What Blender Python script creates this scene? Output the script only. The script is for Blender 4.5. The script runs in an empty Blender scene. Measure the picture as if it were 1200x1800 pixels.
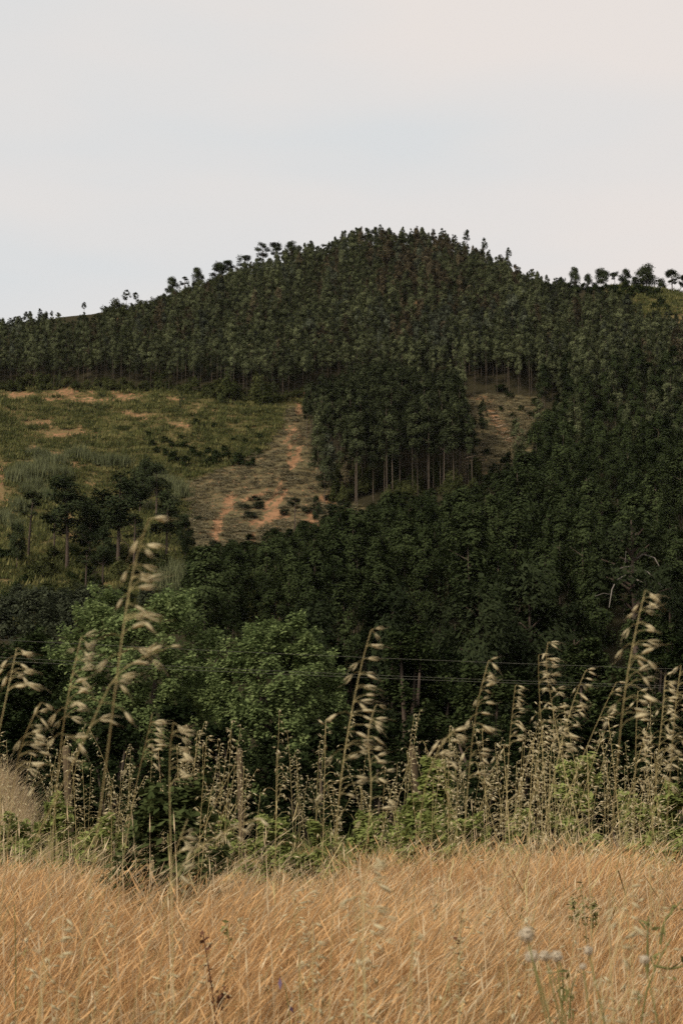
import bpy, math
import numpy as np
from mathutils import Vector

# ------------------------------------------------------------------ camera
sc = bpy.context.scene
PW, PH, FPX = 1200, 1800, 2500.0          # picture units used to look up places on the ground
EYE = 1.0
PITCH = math.atan(450 / FPX)
CP, SP = math.cos(PITCH), math.sin(PITCH)
cam_data = bpy.data.cameras.new('camera')
cam = bpy.data.objects.new('camera', cam_data)
sc.collection.objects.link(cam)
cam.location = (0, 0, EYE)
cam.rotation_euler = (math.pi / 2 + PITCH, 0, 0)
cam_data.sensor_fit = 'VERTICAL'
cam_data.sensor_height = 36
cam_data.sensor_width = 24
cam_data.lens = 50
cam_data.clip_start = 0.05
cam_data.clip_end = 20000
cam_data.dof.use_dof = True
cam_data.dof.focus_distance = 11.0
cam_data.dof.aperture_fstop = 9.5
sc.camera = cam

# ------------------------------------------------------------------ sky and sun
SUN_EL, SUN_AZ = math.radians(38), math.radians(226)   # azimuth from +Y, clockwise: from the left, a little behind
world = bpy.data.worlds.new('World')
sc.world = world
world.use_nodes = True
wt = world.node_tree
wt.nodes.clear()
w_out = wt.nodes.new('ShaderNodeOutputWorld')
w_bg = wt.nodes.new('ShaderNodeBackground')
w_bg.inputs['Strength'].default_value = 0.1
w_sky = wt.nodes.new('ShaderNodeTexSky')
w_sky.sky_type = 'NISHITA'
w_sky.sun_disc = False
w_sky.sun_elevation = SUN_EL
w_sky.sun_rotation = SUN_AZ
w_tc = wt.nodes.new('ShaderNodeTexCoord')
w_map = wt.nodes.new('ShaderNodeMapping')
w_map.inputs['Rotation'].default_value = (0.0, math.radians(-28), 0.0)
w_map.inputs['Scale'].default_value = (1.6, 1.6, 7.0)
w_noise = wt.nodes.new('ShaderNodeTexNoise')
w_noise.inputs['Scale'].default_value = 1.3
w_noise.inputs['Detail'].default_value = 3.0
w_noise.inputs['Roughness'].default_value = 0.5
w_ramp = wt.nodes.new('ShaderNodeValToRGB')
w_ramp.color_ramp.elements[0].position = 0.34
w_ramp.color_ramp.elements[0].color = (0.700, 0.716, 0.720, 1)
w_ramp.color_ramp.elements[1].position = 0.64
w_ramp.color_ramp.elements[1].color = (0.800, 0.744, 0.704, 1)
w_mul = wt.nodes.new('ShaderNodeVectorMath')
w_mul.operation = 'SCALE'
w_mul.inputs['Scale'].default_value = 10.4
w_sep = wt.nodes.new('ShaderNodeSeparateXYZ')
w_side = wt.nodes.new('ShaderNodeMath'); w_side.operation = 'MULTIPLY_ADD'; w_side.inputs[1].default_value = 0.75; w_side.inputs[2].default_value = 0.0
w_sum = wt.nodes.new('ShaderNodeMath'); w_sum.operation = 'ADD'
w_mix = wt.nodes.new('ShaderNodeMix')
w_mix.data_type = 'RGBA'
w_mix.inputs['Factor'].default_value = 0.96
L = wt.links.new
L(w_tc.outputs['Generated'], w_map.inputs['Vector'])
L(w_map.outputs['Vector'], w_noise.inputs['Vector'])
L(w_tc.outputs['Generated'], w_sep.inputs[0]); L(w_sep.outputs['X'], w_side.inputs[0]); L(w_side.outputs[0], w_sum.inputs[0])
L(w_noise.outputs['Fac'], w_sum.inputs[1]); L(w_sum.outputs[0], w_ramp.inputs['Fac'])
L(w_ramp.outputs['Color'], w_mul.inputs[0])
L(w_sky.outputs['Color'], w_mix.inputs['A'])
L(w_mul.outputs['Vector'], w_mix.inputs['B'])
L(w_mix.outputs['Result'], w_bg.inputs['Color'])
L(w_bg.outputs['Background'], w_out.inputs['Surface'])

sun_data = bpy.data.lights.new('sun', 'SUN')
sun_data.energy = 3.4
sun_data.angle = math.radians(14)
sun_data.color = (1.0, 0.88, 0.72)
sun = bpy.data.objects.new('sun', sun_data)
sc.collection.objects.link(sun)
sdir = Vector((math.sin(SUN_AZ) * math.cos(SUN_EL), math.cos(SUN_AZ) * math.cos(SUN_EL), math.sin(SUN_EL)))
sun.rotation_euler = sdir.to_track_quat('Z', 'Y').to_euler()
sun.location = (-20, -20, 40)

sc.view_settings.view_transform = 'Standard'
sc.view_settings.look = 'None'
sc.view_settings.exposure = 0.0
sc.view_settings.gamma = 1.0
sc.view_settings.use_curve_mapping = False
sc.render.engine = 'CYCLES'
sc.cycles.max_bounces = 4
sc.cycles.diffuse_bounces = 3
sc.cycles.glossy_bounces = 1
sc.cycles.transmission_bounces = 3
sc.cycles.use_denoising = False
sc.cycles.caustics_reflective = False
sc.cycles.caustics_refractive = False

# ------------------------------------------------------------------ helpers
COL = sc.collection
RNG = np.random.default_rng(7)


def tag(o, label=None, cat=None, group=None, kind=None):
    if label: o['label'] = label
    if cat: o['category'] = cat
    if group: o['group'] = group
    if kind: o['kind'] = kind
    return o


def at(px, py, Y):
    """world point seen at picture position px, py, at distance Y in front of the camera"""
    x, y = (px - PW / 2) / FPX, (PH / 2 - py) / FPX
    dy, dz = CP - SP * y, SP + CP * y
    return np.array((x / dy * Y, Y, EYE + dz / dy * Y))


def project(P):
    P = np.atleast_2d(P)
    d = P[:, 1] * CP + (P[:, 2] - EYE) * SP
    up = -P[:, 1] * SP + (P[:, 2] - EYE) * CP
    return PW / 2 + FPX * P[:, 0] / d, PH / 2 - FPX * up / d


def tanel(py):
    y = (PH / 2 - py) / FPX
    return (SP + CP * y) / (CP - SP * y)


class Geo:
    """collects quads and triangles with a tint and a material slot"""
    def __init__(s):
        s.V, s.F4, s.F3, s.T, s.m4, s.m3, s.n = [], [], [], [], [], [], 0

    def add(s, V, F4=None, F3=None, tint=0.5, mat=0):
        V = np.asarray(V, float).reshape(-1, 3)
        s.V.append(V)
        t = np.asarray(tint, float)
        s.T.append(np.full(len(V), float(t)) if t.ndim == 0 else t)
        if F4 is not None and len(F4):
            F4 = np.asarray(F4, int); s.F4.append(F4 + s.n); s.m4.append(np.full(len(F4), mat))
        if F3 is not None and len(F3):
            F3 = np.asarray(F3, int); s.F3.append(F3 + s.n); s.m3.append(np.full(len(F3), mat))
        s.n += len(V)
        return s

    def merge(s, g, mat_off=0):
        for V, T in zip(g.V, g.T): s.V.append(V); s.T.append(T)
        for F, m in zip(g.F4, g.m4): s.F4.append(F + s.n); s.m4.append(m + mat_off)
        for F, m in zip(g.F3, g.m3): s.F3.append(F + s.n); s.m3.append(m + mat_off)
        s.n += g.n
        return s

    def mesh(s, name, mats, smooth=False):
        V = np.concatenate(s.V)
        F4 = np.concatenate(s.F4) if s.F4 else np.zeros((0, 4), int)
        F3 = np.concatenate(s.F3) if s.F3 else np.zeros((0, 3), int)
        mi = np.concatenate(([np.concatenate(s.m4)] if s.m4 else []) + ([np.concatenate(s.m3)] if s.m3 else []))
        me = bpy.data.meshes.new(name)
        me.vertices.add(len(V))
        me.vertices.foreach_set('co', V.ravel())
        loops = np.concatenate([F4.ravel(), F3.ravel()]).astype(np.int32)
        me.loops.add(len(loops))
        me.loops.foreach_set('vertex_index', loops)
        starts = np.concatenate([np.arange(len(F4)) * 4, len(F4) * 4 + np.arange(len(F3)) * 3]).astype(np.int32)
        me.polygons.add(len(starts))
        me.polygons.foreach_set('loop_start', starts)
        me.polygons.foreach_set('material_index', mi.astype(np.int32))
        if smooth:
            me.polygons.foreach_set('use_smooth', np.ones(len(starts), bool))
        for m in (mats if isinstance(mats, (list, tuple)) else [mats]):
            me.materials.append(m)
        at_ = me.attributes.new('tint', 'FLOAT', 'POINT')
        at_.data.foreach_set('value', np.concatenate(s.T).astype(np.float32))
        me.update(calc_edges=True)
        return me


def obj(name, me, parent=None, loc=None, rot=None, scale=None):
    o = bpy.data.objects.new(name, me)
    COL.objects.link(o)
    if parent is not None: o.parent = parent
    if loc is not None: o.location = loc
    if rot is not None: o.rotation_euler = rot
    if scale is not None: o.scale = scale
    return o


def norm(v):
    return v / np.maximum(np.linalg.norm(v, axis=-1, keepdims=True), 1e-9)


def tube(g, pts, rad, sides=6, tint=0.5, mat=0, cap=True):
    pts = np.asarray(pts, float)
    n = len(pts)
    rad = np.broadcast_to(np.asarray(rad, float), (n,))
    d = norm(np.gradient(pts, axis=0))
    ref = np.array((0.13, 0.99, 0.05)) if abs(d[0][1]) < 0.9 else np.array((1.0, 0.1, 0.0))
    a = norm(np.cross(d, ref))
    b = np.cross(d, a)
    th = np.arange(sides) * 2 * math.pi / sides
    V = pts[:, None, :] + rad[:, None, None] * (np.cos(th)[None, :, None] * a[:, None, :] + np.sin(th)[None, :, None] * b[:, None, :])
    i, j = np.meshgrid(np.arange(n - 1), np.arange(sides), indexing='ij')
    j2 = (j + 1) % sides
    F = np.stack([i * sides + j, i * sides + j2, (i + 1) * sides + j2, (i + 1) * sides + j], -1).reshape(-1, 4)
    V = V.reshape(-1, 3)
    F3 = None
    if cap:
        V = np.vstack([V, pts[-1:]])
        k = (n - 1) * sides
        F3 = [(k + q, k + (q + 1) % sides, n * sides) for q in range(sides)]
    g.add(V, F, F3, tint, mat)
    return g


def leaves(g, rng, C, L_, W_, up=0.4, droop=0.0, out=None, tint=(0.2, 0.8), mat=0):
    """rhombic leaves at C; droop pulls the long axis down, up tilts the faces skywards"""
    n = len(C)
    nd = rng.normal(size=(n, 3)); nd[:, 2] = np.abs(nd[:, 2]) + up * 2
    if out is not None: nd += out * 0.8
    nd = norm(nd)
    u = rng.normal(size=(n, 3)); u[:, 2] -= droop * 2
    u = norm(u - nd * np.sum(u * nd, -1, keepdims=True))
    v = np.cross(nd, u)
    l = (L_ * rng.uniform(0.6, 1.25, n))[:, None] * 0.5
    w = (W_ * rng.uniform(0.6, 1.25, n))[:, None] * 0.5
    V = np.stack([C - u * l, C + v * w + u * l * 0.1, C + u * l, C - v * w + u * l * 0.1], 1).reshape(-1, 3)
    F = np.arange(4 * n).reshape(n, 4)
    g.add(V, F, None, np.repeat(rng.uniform(tint[0], tint[1], n), 4), mat)
    return g


def clump_leaves(g, rng, cen, rad, n_each, L_, W_, flat=0.8, up=0.4, droop=0.0, tint_spread=0.25, mat=0, axis=None, core=0):
    """leaf clumps: cen (k,3), rad (k,), leaves packed towards each clump's shell"""
    k = len(cen)
    d = norm(rng.normal(size=(k, n_each, 3)))
    r = rng.uniform(0.15, 1.0, (k, n_each, 1)) ** 0.55
    off = d * r * np.asarray(rad)[:, None, None]
    off[..., 2] *= flat
    C = (np.asarray(cen)[:, None, :] + off).reshape(-1, 3)
    t0 = np.repeat(rng.uniform(0.25, 0.75, k), n_each)
    n = len(C)
    before = len(g.T)
    out = d.reshape(-1, 3)
    if axis is not None:      # faces follow the crown as well as the clump
        ax = np.repeat(norm(np.asarray(cen) - axis), n_each, 0)
        out = 1.1 * out + 3.4 * ax
    leaves(g, rng, C, L_, W_, up, droop, out, (0, 1), mat)
    g.T[before] = np.clip(np.repeat(t0 + rng.uniform(-tint_spread, tint_spread, n), 4), 0, 1)
    if core:                  # larger inner leaf masses close the middle of each clump
        dd = rng.normal(size=(k, core, 3)) * np.asarray(rad)[:, None, None] * 0.36
        leaves(g, rng, (np.asarray(cen)[:, None, :] + dd).reshape(-1, 3), np.repeat(np.asarray(rad), core) * 0.4, np.repeat(np.asarray(rad), core) * 0.34, up, 0, None, (0.2, 0.5), mat)
    return g


# ------------------------------------------------------------------ materials
def new_mat(name):
    m = bpy.data.materials.new(name)
    m.use_nodes = True
    nt = m.node_tree
    nt.nodes.clear()
    o = nt.nodes.new('ShaderNodeOutputMaterial')
    return m, nt, o


def leaf_mat(name, dark, light, transl=0.22, obj_var=0.5, gloss=0.0):
    """foliage colour between two greens, by leaf and by plant"""
    m, nt, o = new_mat(name)
    N, Lk = nt.nodes.new, nt.links.new
    a = N('ShaderNodeAttribute'); a.attribute_name = 'tint'
    oi = N('ShaderNodeObjectInfo')
    mx = N('ShaderNodeMix'); mx.data_type = 'FLOAT'; mx.inputs['Factor'].default_value = obj_var
    Lk(a.outputs['Fac'], mx.inputs['A']); Lk(oi.outputs['Random'], mx.inputs['B'])
    r = N('ShaderNodeMix'); r.data_type = 'RGBA'
    r.inputs['A'].default_value = (*dark, 1); r.inputs['B'].default_value = (*light, 1)
    Lk(mx.outputs['Result'], r.inputs['Factor'])
    d = N('ShaderNodeBsdfDiffuse'); t = N('ShaderNodeBsdfTranslucent')
    Lk(r.outputs['Result'], d.inputs['Color']); Lk(r.outputs['Result'], t.inputs['Color'])
    ms = N('ShaderNodeMixShader'); ms.inputs[0].default_value = transl
    Lk(d.outputs[0], ms.inputs[1]); Lk(t.outputs[0], ms.inputs[2])
    last = ms
    if gloss:
        gl = N('ShaderNodeBsdfGlossy'); gl.inputs['Roughness'].default_value = 0.45
        gl.inputs['Color'].default_value = (0.9, 0.95, 1, 1)
        m2 = N('ShaderNodeMixShader'); m2.inputs[0].default_value = gloss
        Lk(ms.outputs[0], m2.inputs[1]); Lk(gl.outputs[0], m2.inputs[2]); last = m2
    Lk(last.outputs[0], o.inputs['Surface'])
    return m


def bark_mat(name, dark, light, scale=3.0, stretch=0.15):
    m, nt, o = new_mat(name)
    N, Lk = nt.nodes.new, nt.links.new
    tc = N('ShaderNodeTexCoord'); mp = N('ShaderNodeMapping'); mp.inputs['Scale'].default_value = (1, 1, stretch)
    nz = N('ShaderNodeTexNoise'); nz.inputs['Scale'].default_value = scale; nz.inputs['Detail'].default_value = 3
    oi = N('ShaderNodeObjectInfo')
    mm = N('ShaderNodeMath'); mm.operation = 'MULTIPLY_ADD'; mm.inputs[1].default_value = 0.5; mm.inputs[2].default_value = -0.25
    ad = N('ShaderNodeMath'); ad.operation = 'ADD'
    r = N('ShaderNodeMix'); r.data_type = 'RGBA'
    r.inputs['A'].default_value = (*dark, 1); r.inputs['B'].default_value = (*light, 1)
    d = N('ShaderNodeBsdfDiffuse')
    Lk(tc.outputs['Object'], mp.inputs['Vector']); Lk(mp.outputs[0], nz.inputs['Vector'])
    Lk(oi.outputs['Random'], mm.inputs[0]); Lk(mm.outputs[0], ad.inputs[0]); Lk(nz.outputs['Fac'], ad.inputs[1])
    Lk(ad.outputs[0], r.inputs['Factor']); Lk(r.outputs['Result'], d.inputs['Color']); Lk(d.outputs[0], o.inputs['Surface'])
    return m


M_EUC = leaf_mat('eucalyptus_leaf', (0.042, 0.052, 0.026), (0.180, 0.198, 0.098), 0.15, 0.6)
M_EUC_BROWN = leaf_mat('eucalyptus_leaf_dry', (0.060, 0.050, 0.030), (0.175, 0.145, 0.085), 0.15, 0.55)
M_EUC_BLUE = leaf_mat('eucalyptus_leaf_young', (0.046, 0.056, 0.038), (0.155, 0.172, 0.112), 0.15, 0.55)
M_EUC_SHADE = leaf_mat('shaded_eucalyptus_leaf', (0.011, 0.017, 0.008), (0.068, 0.088, 0.034), 0.1, 0.45)  # valley shade is put into this leaf colour
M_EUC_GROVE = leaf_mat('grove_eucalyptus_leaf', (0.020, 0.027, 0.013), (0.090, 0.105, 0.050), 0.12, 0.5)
M_EUC_BARK = bark_mat('eucalyptus_bark', (0.045, 0.038, 0.030), (0.16, 0.125, 0.095))
M_PINE_SHADE = leaf_mat('shaded_pine_needle', (0.009, 0.014, 0.007), (0.038, 0.048, 0.022), 0.08)  # needles darkened to carry the lower forest's shade; open pines stay lighter
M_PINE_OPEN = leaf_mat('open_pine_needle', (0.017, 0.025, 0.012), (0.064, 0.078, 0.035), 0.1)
M_PINE_BARK = bark_mat('pine_bark', (0.04, 0.032, 0.026), (0.12, 0.09, 0.07))
M_DEAD = bark_mat('dead_branch', (0.14, 0.12, 0.10), (0.28, 0.25, 0.22))
M_POPLAR = leaf_mat('poplar_leaf', (0.078, 0.114, 0.040), (0.265, 0.320, 0.128), 0.3, 0.1)
M_DULL = leaf_mat('dull_shaded_leaf', (0.015, 0.024, 0.009), (0.062, 0.080, 0.030), 0.15, 0.2)  # dull green, lowered further to include the valley shade
M_GREY = leaf_mat('grey_green_leaf', (0.030, 0.038, 0.022), (0.085, 0.095, 0.055), 0.2, 0.2)
M_SHADELEAF = leaf_mat('shade_dark_leaf', (0.007, 0.012, 0.005), (0.026, 0.036, 0.014), 0.1, 0.4)  # understory shade painted into the leaf tone, nearly black
M_HEATH = leaf_mat('heath_leaf', (0.032, 0.042, 0.015), (0.105, 0.110, 0.042), 0.2, 0.5)
M_CANE = leaf_mat('cane_leaf', (0.080, 0.092, 0.042), (0.190, 0.200, 0.105), 0.25, 0.4)
M_VINE = leaf_mat('fresh_leaf', (0.12, 0.150, 0.038), (0.36, 0.40, 0.14), 0.35, 0.25)
M_FIELDBUSH = leaf_mat('field_bush_leaf', (0.024, 0.036, 0.012), (0.100, 0.120, 0.045), 0.15, 0.1)
M_DRY = leaf_mat('dry_grass_blade', (0.27, 0.140, 0.052), (0.78, 0.508, 0.250), 0.25, 0.35)
M_DRYPALE = leaf_mat('pale_dry_grass_blade', (0.42, 0.31, 0.18), (0.70, 0.58, 0.38), 0.25, 0.35)
M_DRYOLIVE = leaf_mat('olive_dry_blade', (0.13, 0.11, 0.045), (0.34, 0.27, 0.125), 0.25, 0.4)
M_DRYBROWN = leaf_mat('brown_dry_blade', (0.17, 0.085, 0.040), (0.40, 0.235, 0.115), 0.25, 0.4)
M_HALFGREEN = leaf_mat('yellow_green_blade', (0.14, 0.135, 0.04), (0.36, 0.31, 0.12), 0.3, 0.4)
M_HILLGRASS = leaf_mat('hill_grass_blade', (0.070, 0.084, 0.026), (0.220, 0.198, 0.078), 0.25, 0.7)
M_OAT = leaf_mat('oat_glume', (0.42, 0.36, 0.20), (0.76, 0.68, 0.46), 0.35, 0.25)
M_STRAW = leaf_mat('oat_straw', (0.30, 0.245, 0.11), (0.52, 0.43, 0.22), 0.1, 0.5)
M_WOOD = bark_mat('weathered_post_wood', (0.045, 0.033, 0.022), (0.125, 0.095, 0.06), 18.0, 0.1)
M_LOG = bark_mat('felled_log_wood', (0.30, 0.22, 0.15), (0.50, 0.38, 0.26), 1.0, 1.0)
M_SLASH = leaf_mat('cut_branch_litter', (0.09, 0.080, 0.045), (0.28, 0.245, 0.155), 0.1, 0.5)
M_PUFF = leaf_mat('seed_down', (0.50, 0.43, 0.32), (0.70, 0.63, 0.50), 0.4, 0.1)
M_WEED = leaf_mat('weed_green', (0.12, 0.125, 0.045), (0.24, 0.23, 0.09), 0.15, 0.2)
M_DOCK = leaf_mat('dried_dock', (0.060, 0.028, 0.018), (0.150, 0.075, 0.045), 0.1, 0.2)
M_PETAL = leaf_mat('purple_petal', (0.12, 0.085, 0.14), (0.20, 0.15, 0.23), 0.3, 0.1)
M_WIRE, nt_, o_ = new_mat('aluminium_wire')
p_ = nt_.nodes.new('ShaderNodeBsdfPrincipled')
p_.inputs['Base Color'].default_value = (0.13, 0.125, 0.095, 1); p_.inputs['Metallic'].default_value = 0.2; p_.inputs['Roughness'].default_value = 0.6
nt_.links.new(p_.outputs[0], o_.inputs['Surface'])


def ground_mat(name, cols, soil=None):
    """noise-mixed earth colours; 'soil' adds bare reddish earth where the mesh carries that mask"""
    m, nt, o = new_mat(name)
    N, Lk = nt.nodes.new, nt.links.new
    g = N('ShaderNodeNewGeometry')
    n1 = N('ShaderNodeTexNoise'); n1.inputs['Scale'].default_value = 0.06; n1.inputs['Detail'].default_value = 5
    n2 = N('ShaderNodeTexNoise'); n2.inputs['Scale'].default_value = 0.9; n2.inputs['Detail'].default_value = 6; n2.inputs['Roughness'].default_value = 0.7
    for q in (n1, n2): Lk(g.outputs['Position'], q.inputs['Vector'])
    r1 = N('ShaderNodeValToRGB')
    e = r1.color_ramp.elements
    e[0].position = 0.35; e[0].color = (*cols[0], 1)
    e[1].position = 0.65; e[1].color = (*cols[1], 1)
    Lk(n1.outputs['Fac'], r1.inputs['Fac'])
    mx = N('ShaderNodeMix'); mx.data_type = 'RGBA'; mx.inputs['B'].default_value = (*cols[2], 1)
    rr = N('ShaderNodeMapRange'); rr.inputs['From Min'].default_value = 0.45; rr.inputs['From Max'].default_value = 0.7; rr.inputs['To Max'].default_value = 0.7
    Lk(n2.outputs['Fac'], rr.inputs['Value']); Lk(rr.outputs[0], mx.inputs['Factor']); Lk(r1.outputs['Color'], mx.inputs['A'])
    last = mx
    if soil:
        a = N('ShaderNodeAttribute'); a.attribute_name = 'soil'
        ml = N('ShaderNodeMath'); ml.operation = 'MULTIPLY_ADD'; ml.inputs[1].default_value = 5.0; ml.inputs[2].default_value = -2.55
        sm = N('ShaderNodeMath'); sm.operation = 'ADD'; sm.use_clamp = True
        Lk(n2.outputs['Fac'], ml.inputs[0]); Lk(ml.outputs[0], sm.inputs[0]); Lk(a.outputs['Fac'], sm.inputs[1])
        gt = N('ShaderNodeMapRange'); gt.inputs['From Min'].default_value = 0.3; gt.inputs['From Max'].default_value = 0.7
        Lk(sm.outputs[0], gt.inputs['Value'])
        n3 = N('ShaderNodeTexNoise'); n3.inputs['Scale'].default_value = 0.35; n3.inputs['Detail'].default_value = 5
        Lk(g.outputs['Position'], n3.inputs['Vector'])
        rs = N('ShaderNodeValToRGB')
        rs.color_ramp.elements[0].position = 0.35; rs.color_ramp.elements[0].color = (*soil[0], 1)
        rs.color_ramp.elements[1].position = 0.65; rs.color_ramp.elements[1].color = (*soil[1], 1)
        Lk(n3.outputs['Fac'], rs.inputs['Fac'])
        m2 = N('ShaderNodeMix'); m2.data_type = 'RGBA'
        Lk(gt.outputs[0], m2.inputs['Factor']); Lk(last.outputs['Result'], m2.inputs['A']); Lk(rs.outputs['Color'], m2.inputs['B'])
        # cut-branch litter
        a2 = N('ShaderNodeAttribute'); a2.attribute_name = 'slash'
        m3 = N('ShaderNodeMix'); m3.data_type = 'RGBA'; m3.inputs['B'].default_value = (0.115, 0.096, 0.052, 1)
        f3 = N('ShaderNodeMath'); f3.operation = 'MULTIPLY'; f3.inputs[1].default_value = 0.8
        Lk(a2.outputs['Fac'], f3.inputs[0]); Lk(f3.outputs[0], m3.inputs['Factor'])
        Lk(mx.outputs['Result'], m3.inputs['A']); Lk(m3.outputs['Result'], m2.inputs['A'])
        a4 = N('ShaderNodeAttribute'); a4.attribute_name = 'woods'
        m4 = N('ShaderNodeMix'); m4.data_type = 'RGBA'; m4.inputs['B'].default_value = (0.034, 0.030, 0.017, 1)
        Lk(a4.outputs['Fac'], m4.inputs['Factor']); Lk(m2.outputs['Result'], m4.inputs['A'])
        last = m4
    d = N('ShaderNodeBsdfDiffuse')
    Lk(last.outputs['Result'], d.inputs['Color'])
    bp = N('ShaderNodeBump'); bp.inputs['Strength'].default_value = 0.6; bp.inputs['Distance'].default_value = 0.4
    Lk(n2.outputs['Fac'], bp.inputs['Height']); Lk(bp.outputs[0], d.inputs['Normal'])
    Lk(d.outputs[0], o.inputs['Surface'])
    return m


M_FIELD = ground_mat('field_soil', ((0.16, 0.10, 0.055), (0.22, 0.14, 0.075), (0.10, 0.065, 0.04)))
M_HILL = ground_mat('hill_ground', ((0.075, 0.075, 0.028), (0.175, 0.125, 0.060), (0.060, 0.064, 0.024)), ((0.19, 0.105, 0.055), (0.34, 0.19, 0.105)))

# ------------------------------------------------------------------ terrain
RIDGE = np.array([  # picture column, picture row of the bare ridge line, distance
    (-500, 640, 450), (-200, 592, 450), (0, 572, 450), (100, 562, 455), (200, 550, 462), (300, 527, 474), (400, 494, 488),
    (500, 464, 500), (600, 438, 512), (680, 426, 520), (780, 432, 516), (850, 457, 506), (930, 490, 490), (1000, 503, 478),
    (1100, 506, 464), (1200, 518, 452), (1400, 540, 445), (1800, 600, 445)], float)
RZ = EYE + np.array([tanel(p) for p in RIDGE[:, 1]]) * RIDGE[:, 2]
ZB = EYE + tanel(690) * 375
PROF_Y = np.array([-100, 13.4, 15, 18, 26, 45, 100, 130, 160, 200, 240, 295, 375], float)
PROF_Z = np.array([0, 0, -0.35, -1.4, -3.6, -6, -6, -2, 6.5, EYE + tanel(1095) * 200, EYE + tanel(995) * 240, EYE + tanel(872) * 295, ZB], float)


def height(X, Y):
    X = np.asarray(X, float); Y = np.asarray(Y, float)
    px = 600 + 2430 * X / np.maximum(Y, 1.0)
    yr = np.interp(px, RIDGE[:, 0], RIDGE[:, 2]); zr = np.interp(px, RIDGE[:, 0], RZ)
    t = np.clip((Y - 375) / (yr - 375), 0, 1)
    up = ZB + (zr - ZB) * (1 - (1 - t) ** 1.06)
    over = np.maximum(Y - yr, 0)
    up = up - np.where(over < 60, over ** 2 / 260.0, 60 ** 2 / 260.0 + (over - 60) * 0.45)
    z = np.where(Y < 375, np.interp(Y, PROF_Y, PROF_Z), up)
    w = np.clip((Y - 150) / 120, 0, 1) * np.clip((yr + 40 - Y) / 120, 0.25, 1)
    und = 2.2 * np.sin(X / 31 + 0.7 * np.sin(Y / 57)) * np.sin(Y / 43 + 1.1) + 1.3 * np.sin(X / 17 + Y / 23) + 0.8 * np.sin(X / 9.1 - Y / 12.7 + 2)
    z = z + w * und
    z = z + 1.6 * np.exp(-(((X + 4.05) / 0.85) ** 2 + ((Y - 16.0) / 1.3) ** 2))        # grassy bank beside the field
    f = np.clip((15 - Y) / 5, 0, 1)
    z = z + f * 0.035 * np.sin(X * 1.3 + 0.6 * Y) * np.sin(Y * 1.1)
    return np.maximum(z, -60)


def ground_at(px, py, y0=16.0, y1=760.0):
    """where the line of sight through px, py first meets the ground"""
    Y = np.linspace(y0, y1, 2400)
    p = at(px, py, 1.0)
    d = p - np.array((0, 0, EYE))
    Z = EYE + d[2] * Y
    H = height(d[0] * Y, Y)
    k = np.argmax(H >= Z)
    yy = Y[k]
    return np.array((d[0] * yy, yy, float(height(d[0] * yy, yy))))


def in_poly(px, py, poly):
    px = np.asarray(px, float); py = np.asarray(py, float)
    c = np.zeros(px.shape, bool)
    n = len(poly)
    for i in range(n):
        x1, y1 = poly[i]; x2, y2 = poly[(i + 1) % n]
        cond = ((y1 > py) != (y2 > py)) & (px < (x2 - x1) * (py - y1) / ((y2 - y1) if y2 != y1 else 1e-9) + x1)
        c ^= cond
    return c


def dist_line(px, py, line):
    best = np.full(np.shape(px), 1e9)
    for (x1, y1), (x2, y2) in zip(line[:-1], line[1:]):
        dx, dy = x2 - x1, y2 - y1
        t = np.clip(((px - x1) * dx + (py - y1) * dy) / (dx * dx + dy * dy), 0, 1)
        best = np.minimum(best, np.hypot(px - x1 - t * dx, py - y1 - t * dy))
    return best


EDGE_X, EDGE_Y = [0, 140, 300, 420, 500, 545], [688, 684, 690, 704, 706, 700]
FELLED = [(816, 692), (945, 697), (956, 735), (930, 795), (890, 835), (820, 846), (812, 790)]
RIDGE_GRASS = [(1070, 480), (1420, 480), (1420, 610), (1200, 590), (1165, 560), (1120, 552), (1085, 530), (1070, 512)]
SLASHPOLY = [(500, 715), (540, 715), (548, 800), (600, 870), (650, 900), (600, 935), (520, 960), (330, 965), (325, 850), (380, 830), (470, 790), (495, 750)]
TRACKS = [([(507, 750), (509, 800)], 5), ([(521, 752), (524, 800)], 5), ([(522, 806), (512, 818)], 8), ([(492, 848), (478, 878), (466, 904), (454, 926)], 6), ([(502, 862), (488, 890), (472, 916)], 7), ([(448, 912), (444, 950)], 6),
          ([(408, 872), (394, 902)], 9), ([(386, 912), (378, 950)], 10), ([(545, 898), (553, 932)], 11), ([(470, 906), (504, 902)], 6), ([(531, 690), (526, 726)], 6), ([(560, 872), (585, 885)], 8), ([(430, 876), (462, 862)], 6)]
PATCHES = [(30, 694, 55, 10), (115, 690, 55, 14), (225, 698, 45, 9), (160, 704, 30, 8), (95, 702, 24, 5), (75, 742, 50, 8), (110, 762, 60, 10), (240, 730, 40, 6), (100, 800, 30, 10), (170, 765, 14, 8), (300, 700, 24, 6), (310, 745, 20, 8), (60, 790, 20, 10), (0, 850, 16, 60), (10, 930, 14, 30),
           (42, 952, 14, 10), (130, 820, 16, 12), (160, 845, 12, 12), (185, 1030, 34, 10), (110, 1025, 25, 8), (60, 1020, 16, 7), (115, 920, 12, 40), (330, 750, 14, 8), (120, 905, 20, 18),
           (1150, 548, 34, 8), (1190, 572, 20, 10), (1120, 545, 16, 5), (735, 535, 22, 5), (190, 556, 8, 5), (845, 697, 28, 6)]
FELLED_TRACK = [(862, 712), (868, 735), (885, 755), (905, 780)]

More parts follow.
